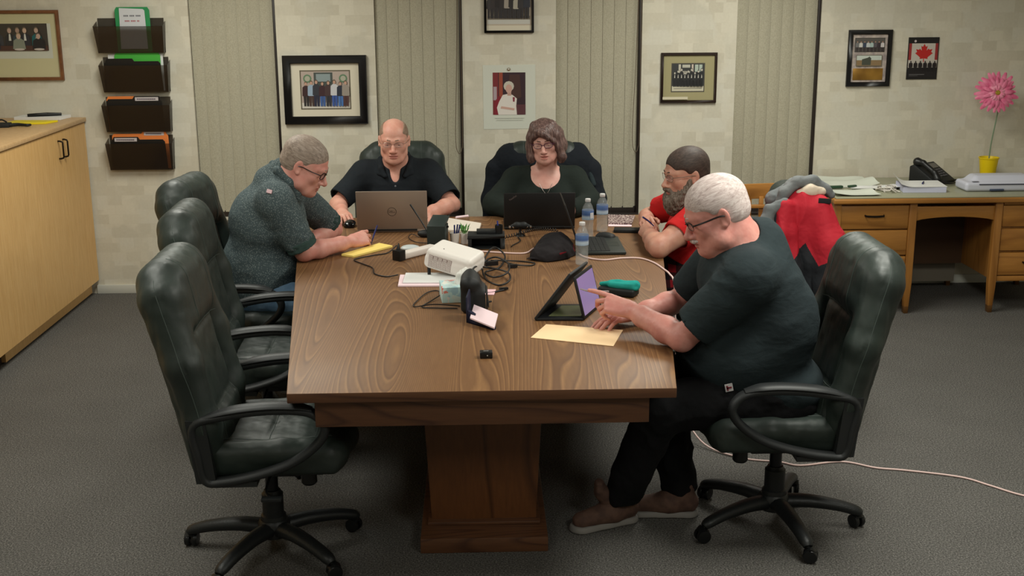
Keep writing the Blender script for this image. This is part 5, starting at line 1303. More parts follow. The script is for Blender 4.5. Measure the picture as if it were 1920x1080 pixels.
# notepad stand
NAVY = mat('dark_navy_plastic', (24, 28, 52), .5); PINKW = mat('pinkish_white_paper', (240, 214, 220), .6)
t = thing('note_holder', 'small navy stand with a slanted pad of white notes, by the black conference speaker', 'note holder', (0, 4.6, TZ)); o = (0, 4.6, TZ)
f = MB(o); f.prism([(-.056, 4.655, TZ), (.045, 4.54, TZ), (.045, 4.54, TZ+.012), (-.056, 4.655, TZ+.05)], (0, 0, 0), (.012, .012, 0)); f.prism([(-.056, 4.655, TZ), (-.056, 4.655, TZ+.105), (-.045, 4.74, TZ+.118), (-.04, 4.76, TZ)], (0, 0, 0), (-.006, 0, 0)); f.build('stand', NAVY, t, bevel=.0015)
f = MB(o); q = [V(-.030, 4.735, .805), V(.066, 4.615, .797), V(.050, 4.495, .775), V(-.046, 4.61, .785)]; f.prism(q, (0, 0, 0), (0, 0, -.007)); f.build('note_pad', PINKW, t, bevel=.001)
flat_thing('sticky_note', 'small pink sticky note right of the black conference speaker', 'sticky note', [(.012, 5.09), (.056, 5.085), (.066, 5.175), (.01, 5.18)], TZ, .004, mat('pink_sticky_note', (240, 196, 204), .6))
# conference speaker wedge
t = thing('conference_speaker', 'black wedge-shaped conference speaker standing between the tissue box and the note stand', 'speaker', (-.035, 4.85, TZ)); o = (-.035, 4.85, TZ)
S = SDF(); S.box((-.045, 4.86, TZ+.07), (.04, .075, .07), .02, .01); S.box((-.005, 4.87, TZ+.045), (.032, .07, .045), .015, .05); S.cone((-.05, 4.80, TZ+.125), (-.045, 4.92, TZ+.135), .03, .026, .02); S.plane(V(0, 0, TZ), (0, 0, -1))
blob('body', S, BLKR, t, .003, o)
f = MB(o); f.grid(lambda u, v: (.020+.012*v, 4.81+.11*u, TZ+.09-.07*v), 6, 4, thick=(.003, 0, .002)); f.build('speaker_grille', mat('speaker_grille', (30, 32, 34), .8, bump=(600, .8)), t)
f = MB(o); f.tube([(.028, 4.86, TZ+.03), (.042, 4.87, TZ+.03)], .004, 8); f.build('volume_knob', BLK, t)
f = MB(o); f.obox((.0255, 4.83, TZ+.028), (.001, 0, 0), (0, .004, 0), (0, 0, .004)); f.build('indicator', mat('blue_indicator', (150, 170, 220), .3), t)
# tissue box
def tiss(nt, N, L, b, co):
    v = N.new('ShaderNodeTexVoronoi'); v.inputs['Scale'].default_value = 28; L.new(co, v.inputs['Vector'])
    n = noise(N, L, v.outputs['Color'], 3, 1)
    sp = N.new('ShaderNodeSeparateColor'); L.new(v.outputs['Color'], sp.inputs[0])
    c = ramp(N, L, sp.outputs[0], [(.1, (170, 206, 212)), (.35, (206, 222, 214)), (.55, (232, 226, 216)), (.75, (142, 190, 204)), (.9, (220, 128, 112))]); c2 = mix(N, L, mth(N, L, 'LESS_THAN', noise(N, L, co, 26, 2, out='Fac', dist=1.5), .47), c, (196, 224, 220)); L.new(c2, b.inputs['Base Color'])
t = thing('tissue_box', 'flower-patterned pale blue tissue box behind the black conference speaker', 'tissue box', (-.125, 5.03, TZ)); o = (-.125, 5.03, TZ)
f = MB(o); f.obox((-.125, 5.035, TZ+.034), (.05, .004, 0), (-.008, .07, 0), (0, 0, .034)); f.build('box', node_mat('flower_print_card', .5, tiss), t, bevel=.002)
S = SDF()
S.chain([(-.10, 5.03, TZ+.068), (-.085, 5.04, TZ+.10), (-.06, 5.05, TZ+.125)], [.018, .022, .01], .01); S.chain([(-.085, 5.04, TZ+.09), (-.045, 5.06, TZ+.10)], [.014, .004], .01)
blob('tissue', S, mat('white_tissue', (224, 222, 216), .9), t, .0025, o, disp=lambda v: .005*vnoise(v*V(90, 60, 25), 3))
# paper stack
flat_thing('document_folder', 'pinkish white document folder lying under the projector', 'folder', [(-.375, 5.255), (-.115, 5.245), (-.095, 5.44), (-.378, 5.46)], TZ, .008, PINKW)
flat_thing('paper_stack', 'thin stack of white papers on the pinkish folder under the projector', 'papers', [(-.355, 5.285), (-.10, 5.275), (-.08, 5.46), (-.352, 5.47)], TZ+.0085, .006, PAPERW)
# projector
PW = mat('white_projector_shell', (238, 232, 226), .4); PG = mat('warm_grey_grille', (150, 130, 126), .6)
t = thing('projector', 'white projector tilted on the middle of the table with a vent grille on its side', 'projector', (-.10, 5.52, TZ+.012)); o = (-.10, 5.52, TZ+.012)
ex = nrm(V(.225, -.095, -.05)); ey = V(.09, .22, .022); ey = nrm(ey-ex*(ex@ey)); ez = np.cross(ex, ey); Rp = np.stack([ex, ey, ez], 1); pc = V(-.12, 5.45, .832)
S = SDF(); S.box(pc, (.116, .088, .050), .024, .01, R=Rp); S.box(pc-ez*.012, (.118, .0895, .028), .015, .01, R=Rp)
# feet reach the papers
for sx, sy in ((-1, 1), (-1, -1)): pass
blob('body', S, PW, t, .0035, o, it=1)
f = MB(o)
for r in range(2):
    for q in range(5):
        f.obox(pc-ey*.0905+ex*(-.082+q*.0235)+ez*(.010-r*.029)-V(0, 0, 0), ex*.0105, ey*.001, ez*.0135, 0)
f.build('vent_grille', PG, t, label='greyish vent grille panels')
f = MB(o)
for r in range(2):
    for q in range(5):
        for k in range(5): f.obox(pc-ey*.0918+ex*(-.082+q*.0235)+ez*(.010-r*.029-.010+k*.005), ex*.009, ey*.0006, ez*.0010)
f.build('vent_slats', PW, t, smooth=False)
f = MB(o); f.lathe([(.003, 0), (.003, .001)], pc-ex*.045+ez*.0500-ey*.04, 12, axis=ez); f.build('button', BLK, t)
f = MB(o); f.lathe([(.03, 0), (.03, .008), (.024, .009)], pc+ex*.02+ey*.086, 24, axis=ey); f.build('lens', SCR, t)
f = MB(o)
for sx, sy in ((-.095, -.07), (.085, -.07), (-.09, .07), (.085, .07)):
    b0 = pc+ex*sx-ez*.044+ey*sy; f.tube([b0, (b0[0], b0[1], TZ+(.0147 if sy < 0 else .0005))], .008, 10)
f.build('foot', BLK, t)
# cables
CAB = mat('black_cable', (16, 15, 17), .45)
def cable(name, label, pts, r, m=CAB, sub=6, extra=None, cat='cable'):
    f = MB(); f.tube(pts, r, 8, sub=sub)
    if extra: extra(f)
    return put(f.build(name, m, angle=1.2), pts[0], label, cat)
z = TZ+.004
cable('cable', 'black cable curving left from the white power strip to the white papers', [(-.43, 6.03, z+.02), (-.47, 5.95, z), (-.53, 5.90, z), (-.60, 5.84, z), (-.625, 5.79, z), (-.57, 5.70, z), (-.52, 5.62, z), (-.50, 5.50, z), (-.44, 5.44, z), (-.385, 5.43, z+.01)], .0032)
def plug(f): f.obox((.152, 5.60, z+.006), (.022, .004, 0), (-.002, .009, 0), (0, 0, .007)); f.obox((.10, 5.17, z+.004), (.018, .006, 0), (-.003, .007, 0), (0, 0, .005)); f.obox((.05, 5.60, z+.02), (.03, .01, 0), (-.004, .012, 0), (0, 0, .01))
cable('cable_tangle', 'tangle of black cables coiled at the right of the projector', [(.0, 5.45, z+.03), (.03, 5.62, z+.06), (.07, 5.82, z+.05), (.12, 5.80, z+.01), (.09, 5.60, z), (.02, 5.50, z), (.06, 5.32, z+.02), (.12, 5.36, z+.03), (.13, 5.50, z+.04), (.07, 5.60, z+.05), (.01, 5.55, z+.03), (.02, 5.38, z), (.08, 5.25, z), (.13, 5.30, z+.01), (.12, 5.42, z+.02), (.02, 5.48, z+.03), (-.03, 5.35, z+.06), (-.035, 5.2, z+.04), (.02, 5.12, z), (.10, 5.16, z)], .0042, extra=plug)
cable('cable', 'black cable looping from the tangle toward the cap', [(.03, 5.60, z+.03), (.09, 5.66, z+.02), (.16, 5.61, z+.01), (.24, 5.63, z), (.26, 5.68, z), (.20, 5.72, z), (.10, 5.70, z+.01), (.05, 5.62, z+.03)], .0034)
cable('cable', 'thin black cable looping left of the tissue box', [(-.10, 4.86, z), (-.18, 4.87, z), (-.25, 4.89, z), (-.215, 4.99, z), (-.18, 5.04, z+.01)], .0026)
cable('cable', 'thin black cable making a wide loop left of the conference speaker', [(-.09, 4.90, z), (-.20, 4.90, z+.008), (-.285, 4.90, z), (-.27, 5.02, z), (-.235, 5.14, z), (-.19, 5.16, z), (-.18, 5.08, z)], .0026)
WCAB = mat('pinkish_white_extension_cord', (226, 196, 190), .5)
cable('extension_cord', 'pinkish white cord crossing the table, over its right edge and along the floor', [(-.06, 5.98, z), (.05, 5.94, z), (.215, 5.90, z), (.28, 6.02, z), (.38, 6.06, z), (.47, 5.95, z), (.515, 5.80, z), (.60, 5.73, z), (.70, 5.765, z), (.786, 5.756, z), (.84, 5.66, z), (.868, 5.52, z), (.880, 5.42, z-.0), (.892, 5.36, z-.03), (.90, 5.34, .55), (.92, 5.30, .2), (1.0, 5.15, .03), (1.15, 5.0, .006), (1.313, 4.944, .005), (1.40, 4.90, .005), (1.592, 4.935, .005), (1.72, 4.86, .005), (1.844, 4.825, .005), (2.048, 4.745, .005), (2.14, 4.65, .005), (2.234, 4.545, .005), (2.42, 4.42, .005)], .0042, WCAB, 8)
# power strip, adapter, glasses case
t = thing('power_strip', 'white power strip with a black plug, lying left of the projector', 'power strip', (-.32, 5.9, TZ), rad(50)); 
PWH = mat('white_plastic', (222, 212, 204), .45)
f = MB(); f.box(-.125, .125, -.026, .026, 0, .036); f.build('body', PWH, t, bevel=.01, seg=3)
f = MB()
f.box(.055, .072, -.0268, -.0255, .01, .022); f.build('sockets', mat('dark_socket_holes', (70, 56, 56), .5), t)
f = MB(); f.box(-.155, -.115, -.03, .022, 0, .052); f.tube([(-.135, .0, .05), (-.13, .0, .085)], [.012, .003], 8); f.build('plug', BLK, t, bevel=.004)
S = SDF(); S.ell((-.36, 6.02, TZ+.012), (.05, .04, .016), .01); S.plane((0, 0, TZ+.001), (0, 0, -1))
put(blob('puck', S, mat('pale_grey_plastic', (190, 196, 196), .35), None, .0025), (-.36, 6.02, TZ), 'round pale grey puck behind the white power strip', 'electronic device')
# black cube speaker, rod aerial
t = thing('desktop_speaker', 'dark green-black box speaker with a sloped top, behind the projector', 'speaker', (-.215, 6.13, TZ), rad(-8))
f = MB(); f.prism([(-.055, -.05, 0), (.04, -.05, 0), (.04, .05, 0), (-.055, .05, 0)], (0, 0, 0), (0, 0, .11)); f.prism([(-.055, -.05, .11), (.04, -.05, .11), (.035, .05, .15), (-.04, .05, .15)], (0, 0, 0), (0, .001, .002)); f.prism([(-.055, -.05, .11), (-.04, .05, .15), (-.055, .05, .11)], (0, 0, 0), (.09, 0, 0)); 
f.build('cabinet', mat('dark_green_black_plastic', (36, 46, 44), .5), t, bevel=.003)
f = MB(); f.lathe([(.006, 0), (.005, .01)], (.041, 0, .10), 10, axis=(1, 0, 0)); f.build('knob', BLK, t)
t = thing('rod_aerial', 'thin black rod leaning up from a small black base, before the silver laptop', 'aerial', (-.29, 6.35, TZ))
f = MB(); f.tube([(.02, -.03, .012), (-.03, 0, .09), (-.085, .02, .175)], [.0045, .0035, .005], 8); f.build('rod', BLK, t)
f = MB(); S = SDF(); S.ell((0, .0, .018), (.05, .03, .022), .01); S.plane((0, 0, 0), (0, 0, -1)); b0 = blob('base', S, BLKR, t, .003)
cable('cable', 'thin cable curling before the silver laptop from the rod aerial', [(-.33, 6.33, z), (-.37, 6.36, z+.01), (-.385, 6.31, z), (-.34, 6.20, z), (-.27, 6.17, z)], .0022)
# organiser with cup, pens, plant
t = thing('desk_organiser', 'black plastic desk organiser with an open tray slot behind the projector', 'desk organiser', (.03, 6.08, TZ))
f = MB(); f.box(-.095, .095, -.06, .06, .056, .072); f.box(-.095, -.075, -.06, .06, 0, .056); f.box(.07, .095, -.06, .06, 0, .056); f.box(-.075, .07, .04, .06, 0, .056); f.box(-.075, .07, -.06, .06, 0, .006); f.box(-.05, .055, -.02, .05, .072, .088); f.build('body', BLKR, t, bevel=.003)
t = thing('pen_cup', 'round black pen cup at the right end of the desk organiser', 'pen cup', (.095, 6.07, TZ+.0723)); f = MB(); f.lathe([(.02, 0), (.021, .045), (.017, .045), (.016, .004)], (0, 0, 0), 24); f.build('cup', BLK, t)
f = MB(); f.tube([(.092, 6.07, .835), (.088, 6.075, .888)], .0038, 8); put(f.build('pen', mat('blue_pen', (50, 60, 140), .35)), (.09, 6.07, .835), 'blue pen standing in the round black cup', 'pen')
f = MB(); BLUEP = mat('navy_pens', (40, 48, 104), .4)
t = thing('pen_holder', 'white pen holder between the box speaker and the small plant', 'pen holder', (-.135, 6.15, TZ)); f = MB(); f.lathe([(.02, 0), (.026, .062), (.023, .062), (.018, .004)], (0, 0, 0), 20); f.build('cup', PWH, t)
for k, (dx_, dy_) in enumerate(((.01, .006), (.018, -.006), (.0, -.01))):
    f = MB(); f.tube([(-.135+dx_*.4, 6.15+dy_*.4, TZ+.006), (-.135+dx_*1.6, 6.15+dy_, TZ+.105)], .004, 8)
    put(f.build('pen', BLUEP), (-.135+dx_*.4, 6.15+dy_*.4, TZ+.006), 'navy pen standing in the white pen holder by the small plant', 'pen', 'navy pens in the white holder')
t = thing('potted_plant', 'small green plant in a white pot beside the pens', 'plant', (-.085, 6.17, TZ)); f = MB(); f.lathe([(.018, 0), (.024, .055), (.02, .055), (.018, .045)], (0, 0, 0), 20); f.build('pot', PWH, t)
f = MB(); rnd = random.Random(3)
for k in range(16):
    a = k*2.4; r = .016+.012*rnd.random(); hz = .06+.04*rnd.random(); c = V(cos(a)*r*.4, sin(a)*r*.4, .05); e = V(cos(a)*r*1.5, sin(a)*r*1.5, hz+.012); m_ = (c+e)/2+V(0, 0, .012); sd = V(-sin(a), cos(a), 0)*.006
    f.add([c, m_-sd, e, m_+sd], [(0, 1, 2, 3)])
f.build('leaves', mat('green_leaf', (96, 150, 76), .5), t, smooth=False)
# note book / white pad left of the black laptop
flat_thing('notebook', 'white notebook lying between the silver and black laptops', 'notebook', [(-.255, 6.50), (-.01, 6.43), (.005, 6.66), (-.25, 6.88)], TZ, .012, mat('off_white_page', (222, 212, 200), .7))
f = MB(); f.tube([(-.14, 6.80, TZ+.018), (-.07, 6.84, TZ+.018)], .007, 8); put(f.build('marker_pen', PINKW), (-.1, 6.82, TZ+.012), 'pale marker lying on the white notebook', 'pen')
# handset microphone with coil
t = thing('conference_microphone', 'small black conference microphone with chrome ends on a coiled cord', 'microphone', (.215, 6.35, TZ))
S = SDF(); S.chain([(-.045, 0, .05), (-.02, -.01, .06), (.02, -.01, .06), (.045, 0, .05)], [.012, .016, .016, .012], .01); blob('body', S, BLKR, t, .0025)
f = MB()
for x in (-.055, -.035, .035, .055): f.lathe([(.001, -.008), (.006, -.006), (.008, 0), (.006, .006), (.001, .008)], (x, -.012, .052), 12)
f.build('chrome_end', mat('chrome', (200, 196, 196), .12, metal=1), t, label='chrome ball ends')
f = MB(); f.tube([(0, 0, .05), (.0, .0, .012)], .008, 10); f.lathe([(.028, 0), (.022, .01), (.01, .014)], (0, 0, 0), 20); f.build('stand', BLK, t)
co = []; p0, p1 = V(.12, 6.24, z+.006), V(.42, 6.42, z+.006); dd = nrm(p1-p0); ss = np.cross(dd, V(0, 0, 1))
for k in range(24*8+1):
    q = k/(24*8); co.append(p0+(p1-p0)*q+V(0, 0, .02*sin(pi*q)-.003)+(ss*cos(2*pi*k/8)+V(0, 0, 1)*(sin(2*pi*k/8)+1))*.0075+ss*.015*sin(pi*2*q))
f = MB(); f.tube(co, .0024, 6); put(f.build('coiled_cord', CAB, angle=1.3), tuple(p0), 'black coiled cord lying before the black laptop', 'cord')
cable('cable', 'short black cable end below the coiled cord, behind the cap', [(.20, 6.30, z), (.21, 6.20, z), (.17, 6.10, z), (.16, 6.06, z)], .003)
# cap
CAPF = cloth_mat('charcoal_cap_cloth', (30, 28, 30), (38, 34, 36)); CAPR = cloth_mat('dark_red_cap_mesh', (96, 26, 34), (120, 32, 42))
t = thing('baseball_cap', 'charcoal baseball cap with dark red trim lying left of a water bottle', 'cap', (.36, 5.86, TZ)); o = (.36, 5.86, TZ)
S = SDF(); S.ell((.375, 5.88, TZ+.0), (.1, .12, .115), .01); S.ell((.33, 5.80, TZ+.01), (.085, .09, .06), .04); S.plane((0, 0, TZ+.001), (0, 0, -1)); 
def capk(P): return ((P[:, 0]-.375)*.8-(P[:, 1]-5.88)*.2+(P[:, 2]-TZ-.075)*.3 > .068).astype(int)
blob('crown', S, [CAPF, CAPR], t, .0035, o, disp=folds(5, .006, (16, 16, 16)), pick=capk)
f = MB(o)
def vis(u, v): a = -2.0+1.5*(u-.5)*1.1; r = .075+.035*v; return (.33+r*cos(a)*.9-.01, 5.80+r*sin(a)*.75, TZ+.014-.008*v+.010*cos((u-.5)*3))
f.grid(vis, 14, 6, thick=(0, 0, .004)); f.build('visor', CAPF, t, angle=1.2)
f = MB(o); f.tube([(.37, 5.745, TZ+.028), (.39, 5.735, TZ+.036), (.42, 5.735, TZ+.045)], [.002, .005, .002], 8, sub=3, flat=(1, .4)); f.build('red_stitching', CAPR, t)
# water bottles
WPL = mat('clear_bottle_plastic', (210, 216, 218), .05, alpha=.16, spec=.9); WAT = mat('water', (190, 196, 194), .03, alpha=.1, spec=.5); CAPW = mat('white_bottle_cap', (206, 204, 204), .4)
def blab(nt, N, L, b, co):
    sep = N.new('ShaderNodeSeparateXYZ'); L.new(co, sep.inputs[0])
    L.new(ramp(N, L, mth(N, L, 'MULTIPLY', sep.outputs[2], 5), [(.48, (150, 178, 204)), (.56, (184, 200, 214)), (.62, (70, 98, 150)), (.72, (90, 120, 170)), (.8, (170, 190, 206))]), b.inputs['Base Color'])
BLAB = node_mat('blue_bottle_label', .35, blab)
def bottle():
    t = thing('water_bottle', 'x', 'bottle', (0, 0, 0)); f = MB()
    prof = [(.012, .003), (.027, .0), (.031, .006), (.0315, .02)]
    for k in range(9): prof += [(.0315-(.0018 if k % 2 else 0), .024+.008*k)]
    prof += [(.0315, .105), (.0315, .142), (.030, .152), (.024, .170), (.015, .185), (.0125, .190), (.0125, .198)]
    f.lathe(prof, (0, 0, 0), 28); f.build('bottle_body', WPL, t, angle=1.5)
    f = MB(); f.lathe([(.0285, .004), (.0298, .01), (.0295, .12), (.0295, .135)], (0, 0, 0), 24); f.build('water', WAT, t, angle=1.0)
    f = MB(); f.lathe([(.0318, .098), (.0320, .1), (.0320, .146), (.0318, .148)], (0, 0, 0), 28, cap=False); f.build('label', BLAB, t)
    f = MB(); f.lathe([(.0145, .192), (.015, .193), (.015, .206), (.0135, .2085)], (0, 0, 0), 20); f.build('bottle_cap', CAPW, t, bevel=.0008)
    return t
b0 = bottle(); b0.location = (.575, 6.30, TZ); b0['label'] = 'water bottle with a pale blue label, left of the pair before the woman'; b0['group'] = 'water bottles on the table'
b1 = dup(b0, (.668, 6.45, TZ), rad(120), 'water bottle with a dark blue label, farthest back beside the patterned book')
b2 = dup(b0, (.49, 5.66, TZ), rad(60), 'water bottle behind the tablet and right of the cap')
f = MB(); f.obox((.594, 6.2735, TZ+.121), (.009, .0065, 0), (-.0004, .0005, 0), (0, 0, .015)); bc = f.build('barcode_patch', mat('white_barcode_patch', (206, 206, 210), .5)); bc.data.transform(Matrix.Translation((-.575, -6.30, -TZ))); bc.parent = [c for c in bpy.data.objects if c.parent == b0 and c.name.startswith('label')][0]
# mice
def mouse(label, c, rz, m):
    t = thing('computer_mouse', label, 'mouse', c, rz); S = SDF(); S.ell((0, 0, .006), (.032, .056, .032), .01); S.box((0, 0, .012), (.028, .045, .012), .012, .02); S.plane((0, 0, .001), (0, 0, -1)); S.chain([(0, .056, .03), (0, .02, .04)], [.0012, .0012], .002, 's')
    blob('shell', S, m, t, .0025); f = MB(); f.lathe([(.006, -.003), (.008, -.002), (.008, .002), (.006, .003)], (0, .032, .028), 14, axis=(1, 0, 0)); f.build('scroll_wheel', BLKR, t)
mouse('glossy black computer mouse under the hand of the man in the polo', (-.735, 6.66, TZ), rad(180), mat('glossy_black_plastic', (14, 14, 16), .15))
mouse('black computer mouse right of the water bottles', (.665, 6.235, TZ), rad(65), BLKR)
# book, phone, pen, pad
def pat(nt, N, L, b, co):
    w_ = N.new('ShaderNodeTexVoronoi'); w_.feature = 'DISTANCE_TO_EDGE'; w_.inputs['Scale'].default_value = 55; L.new(co, w_.inputs['Vector']); L.new(ramp(N, L, w_.outputs['Distance'], [(.1, (96, 70, 74)), (.2, (196, 176, 168))]), b.inputs['Base Color'])
flat_thing('patterned_notebook', 'patterned notebook near the far right corner of the table', 'notebook', [(.72, 6.62), (.85, 6.60), (.90, 6.84), (.745, 6.87)], TZ, .012, node_mat('patterned_cover', .5, pat))
flat_thing('paper_sheet', 'white sheet poking out before the patterned notebook', 'paper', [(.715, 6.575), (.845, 6.555), (.85, 6.598), (.72, 6.617)], TZ, .004, PINKW)
f = MB(); f.obox((.81, 6.425, TZ+.009), (.078, -.012, 0), (.006, .038, 0), (0, 0, .009)); put(f.build('mobile_phone', BLKR, bevel=.004), (.81, 6.425, TZ), 'black mobile phone lying before the patterned notebook', 'phone')
f = MB(); f.tube([(-.705, 5.0, 0), (-.70, 5.0, 0)], .001, 4)
t = flat_thing('legal_pad', 'yellow writing pad under the hand of the man in the grey shirt', 'notepad', [(-.70, 5.905), (-.635, 5.86), (-.455, 6.09), (-.53, 6.16)], TZ, .011, mat('yellow_legal_paper', (240, 212, 116), .6))
PENB = mat('dark_blue_pen', (34, 40, 92), .35)
f = MB(); f.tube([(-.568, 6.12, .765), (-.558, 6.165, .80), (-.543, 6.225, .84)], [.0015, .0045, .004], 8); put(f.build('pen', PENB), (-.568, 6.12, .765), 'blue pen held by the man in the grey shirt', 'pen')
f = MB(); f.tube([(.89, 6.02, .862), (.86, 6.02, .89), (.828, 6.0, .914)], [.0025, .0045, .0045], 8); put(f.build('pen', PENB), (.89, 6.02, .862), 'dark blue pen held by the bearded man', 'pen')
# pencil case
t = thing('pencil_case', 'teal pencil case on a black tray, behind the hands of the man at the tablet', 'pencil case', (.60, 5.07, TZ), rad(-28)); 
S = SDF(); S.box((0, 0, .018), (.085, .038, .017), .01, .01); blob('tray', S, BLKR, t, .003)
S = SDF(); S.chain([(-.08, -.004, .042), (0, 0, .044), (.075, .0, .050)], [.010, .018, .022], .02); S.box((.02, 0, .045), (.06, .03, .012), .01, .02); blob('pouch', S, cloth_mat('teal_pouch', (24, 140, 132), (52, 172, 160)), t, .003, disp=lambda v: .004*vnoise(v*V(20, 60, 60), 3))

# ================================================================ on the desk
DZ = .7605
PW2 = mat('pale_green_white_paper', (206, 210, 198), .7)
flat_thing('paper_sheet', 'pale paper sheet overhanging at the front left of the oak desk', 'paper', [(2.235, 7.38), (2.52, 7.385), (2.50, 7.60), (2.26, 7.63)], DZ, .003, PW2, warp=.014, seed=1)
flat_thing('paper_sheet', 'large pale sheet spread at the back left of the oak desk', 'paper', [(2.24, 7.70), (2.62, 7.72), (2.60, 8.02), (2.25, 8.10)], DZ, .004, PW2, warp=.03, seed=2)
flat_thing('paper_sheet', 'crumpled pale sheet in the middle of the paper pile on the oak desk', 'paper', [(2.40, 7.62), (2.72, 7.60), (2.74, 7.80), (2.44, 7.69)], DZ+.001, .004, PAPERW, warp=.015, seed=4)
f = MB(); f.obox((2.30, 7.665, DZ+.014), (.06, .008, 0), (-.002, .014, 0), (0, 0, .008)); f.obox((2.42, 7.66, DZ+.02), (.03, .012, 0), (-.002, .01, 0), (0, 0, .006)); put(f.build('marker_pen', mat('dark_green_marker', (40, 70, 50), .5), bevel=.002), (2.33, 7.66, DZ+.006), 'dark green marker pens lying on the pale sheets of the desk', 'pen')
flat_thing('paper_ream', 'thick stack of white paper with a curled top sheet on the oak desk', 'papers', [(2.70, 7.50), (2.975, 7.49), (3.0, 7.72), (2.74, 7.76)], DZ, .036, mat('bluish_ream_edge', (196, 198, 220), .7))
flat_thing('curled_sheet', 'curled white sheet on top of the thick paper stack', 'paper', [(2.655, 7.49), (2.975, 7.49), (3.0, 7.72), (2.70, 7.77)], DZ+.0365, .002, PAPERW)
ob = bpy.data.objects['curled_sheet']; 
f = MB((2.82, 7.62, DZ+.0365))
f.grid(lambda u, v: (2.68+.30*u+.03*v, 7.49+.25*v, DZ+.0385+.055*max(0, (.3-u)/.3)**2*(.4+.6*v)), 16, 6, thick=(0, 0, .0015)); me = f.build('tmp', PAPERW, angle=1.4); ob.data = me.data; ob.location = (2.82, 7.62, DZ+.0365); bpy.data.objects.remove(me)
f = MB(); f.tube([(2.85, 7.58, DZ+.046), (2.88, 7.64, DZ+.046)], .005, 8); put(f.build('pen', PENB), (2.865, 7.61, DZ+.041), 'dark blue pen lying on the thick paper stack', 'pen')
rr = random.Random(8)
for k in range(5):
    x = 2.585+.022*k; y = 7.56+.03*(k % 3); pts = [(x+rr.uniform(-.04, .04), y+rr.uniform(-.08, .08), DZ+.006+rr.uniform(0, .035)) for _ in range(5)]
    pts[0] = (pts[0][0], pts[0][1], DZ+.005); pts[-1] = (pts[-1][0], pts[-1][1], DZ+.005)
    f = MB(); f.tube(pts, .0045, 8, sub=6); put(f.build('white_cable', mat('off_white_cable', (206, 200, 192), .5)), pts[0], 'white cable in the loose bundle beside the thick paper stack', 'cable', 'white cables bundled on the desk')
# phone
t = thing('desk_telephone', 'black desk telephone with its handset at the left, on the oak desk', 'telephone', (3.02, 7.88, DZ), rad(36)); t.scale = (1.08, 1.08, 1.08)
f = MB(); f.prism([(-.09, -.09, 0), (-.09, -.09, .02), (-.09, .07, .115), (-.09, .10, .10), (-.09, .10, 0)], (0, 0, 0), (.21, 0, 0)); f.build('phone_base', BLKR, t, bevel=.005)
nn = nrm(V(0, -.095, .16)); vv = nrm(V(0, .16, .095)); pc2 = V(.045, -.012, .068)
f = MB()
for r in range(4):
    for q in range(4): f.obox(pc2+V((q-1.5)*.024, 0, 0)+vv*((r-2.2)*.02)+nn*.0015, (.009, 0, 0), vv*.0065, nn*.002)
f.build('keypad', mat('grey_phone_keys', (74, 72, 76), .5), t, bevel=.001, seg=1)
f = MB(); f.obox(pc2+vv*.055+nn*.001, (.055, 0, 0), vv*.022, nn*.001); f.build('display', mat('grey_display', (96, 92, 88), .3), t)
S = SDF(); h0 = V(-.065, -.012, .085); S.chain([h0-vv*.085-nn*.0, h0-vv*.05+nn*.018, h0+vv*.05+nn*.018, h0+vv*.085], [.026, .017, .017, .028], .012); blob('handset', S, BLK, t, .003)
f = MB(); f.tube([(-.06, -.085, .02), (0, -.13, .012), (.08, -.12, .01), (.14, -.09, .012), (.135, -.05, .012)], .006, 8, sub=5); f.build('handset_cord', BLK, t)
# flower
t = thing('artificial_flower', 'large pink gerbera flower in a small yellow pot on the oak desk', 'flower', (3.445, 7.99, DZ)); 
f = MB(); f.lathe([(.044, 0), (.046, .004), (.062, .142), (.066, .143), (.067, .152), (.062, .152), (.057, .135)], (0, 0, 0), 32); f.build('pot', mat('yellow_pot', (236, 204, 8), .45), t)
f = MB(); f.lathe([(.001, .134), (.03, .138), (.058, .134)], (0, 0, 0), 24, cap=False); f.build('soil', mat('dark_soil', (50, 44, 34), .9, var=(80, (76, 68, 50))), t)
f = MB(); f.tube([(0, 0, .13), (.004, -.005, .25), (.02, -.01, .40), (.026, -.02, .50), (.01, -.04, .575)], .0045, 8, sub=5); f.build('stem', mat('pale_green_stem', (120, 140, 112), .6), t)
fc = V(-.012, -.06, .588); fn = nrm(V(-.10, -1, .16)); fu = nrm(V(0, .16, 1)-fn*(fn@V(0, .16, 1))); fx = np.cross(fu, fn)
PK = mat('pink_petals', (240, 138, 170), .7, var=(26, (222, 96, 138))); PK2 = mat('light_pink_petals', (246, 168, 190), .7, var=(26, (232, 122, 156)))
for nm, n_p, R0, R1, lift, m_ in (('outer_petals', 22, .02, .142, -.022, PK), ('middle_petals', 20, .018, .115, .0, PK), ('inner_petals', 18, .016, .068, .016, PK2)):
    f = MB(); rq = random.Random(n_p)
    for k in range(n_p):
        a = 2*pi*k/n_p+rq.uniform(-.06, .06); rl = R1*rq.uniform(.86, 1.04); dr = fx*cos(a)+fu*sin(a); sd = -fx*sin(a)+fu*cos(a); wv = rl*.125; dp = rq.uniform(-.02, .02)
        f.grid(lambda u, v, dr=dr, sd=sd, rl=rl, wv=wv, dp=dp: fc+dr*(R0+(rl-R0)*u)+sd*(wv*(2*v-1)*(sin(pi*min(1, .12+u*.80))**.7))+fn*(lift*(1-u)+(.02+dp)*u*(1-u)*2-.012*(u**2)*(1 if lift < 0 else .3)+.004*(1-abs(2*v-1))), 8, 4)
    f.build(nm, m_, t, angle=1.2)
f = MB(); f.lathe([(.0005, .024), (.012, .023), (.020, .014), (.022, .0)], fc, 20, axis=fn, cap=False); f.build('flower_centre', mat('yellow_brown_centre', (196, 160, 40), .8, var=(160, (120, 110, 40))), t)
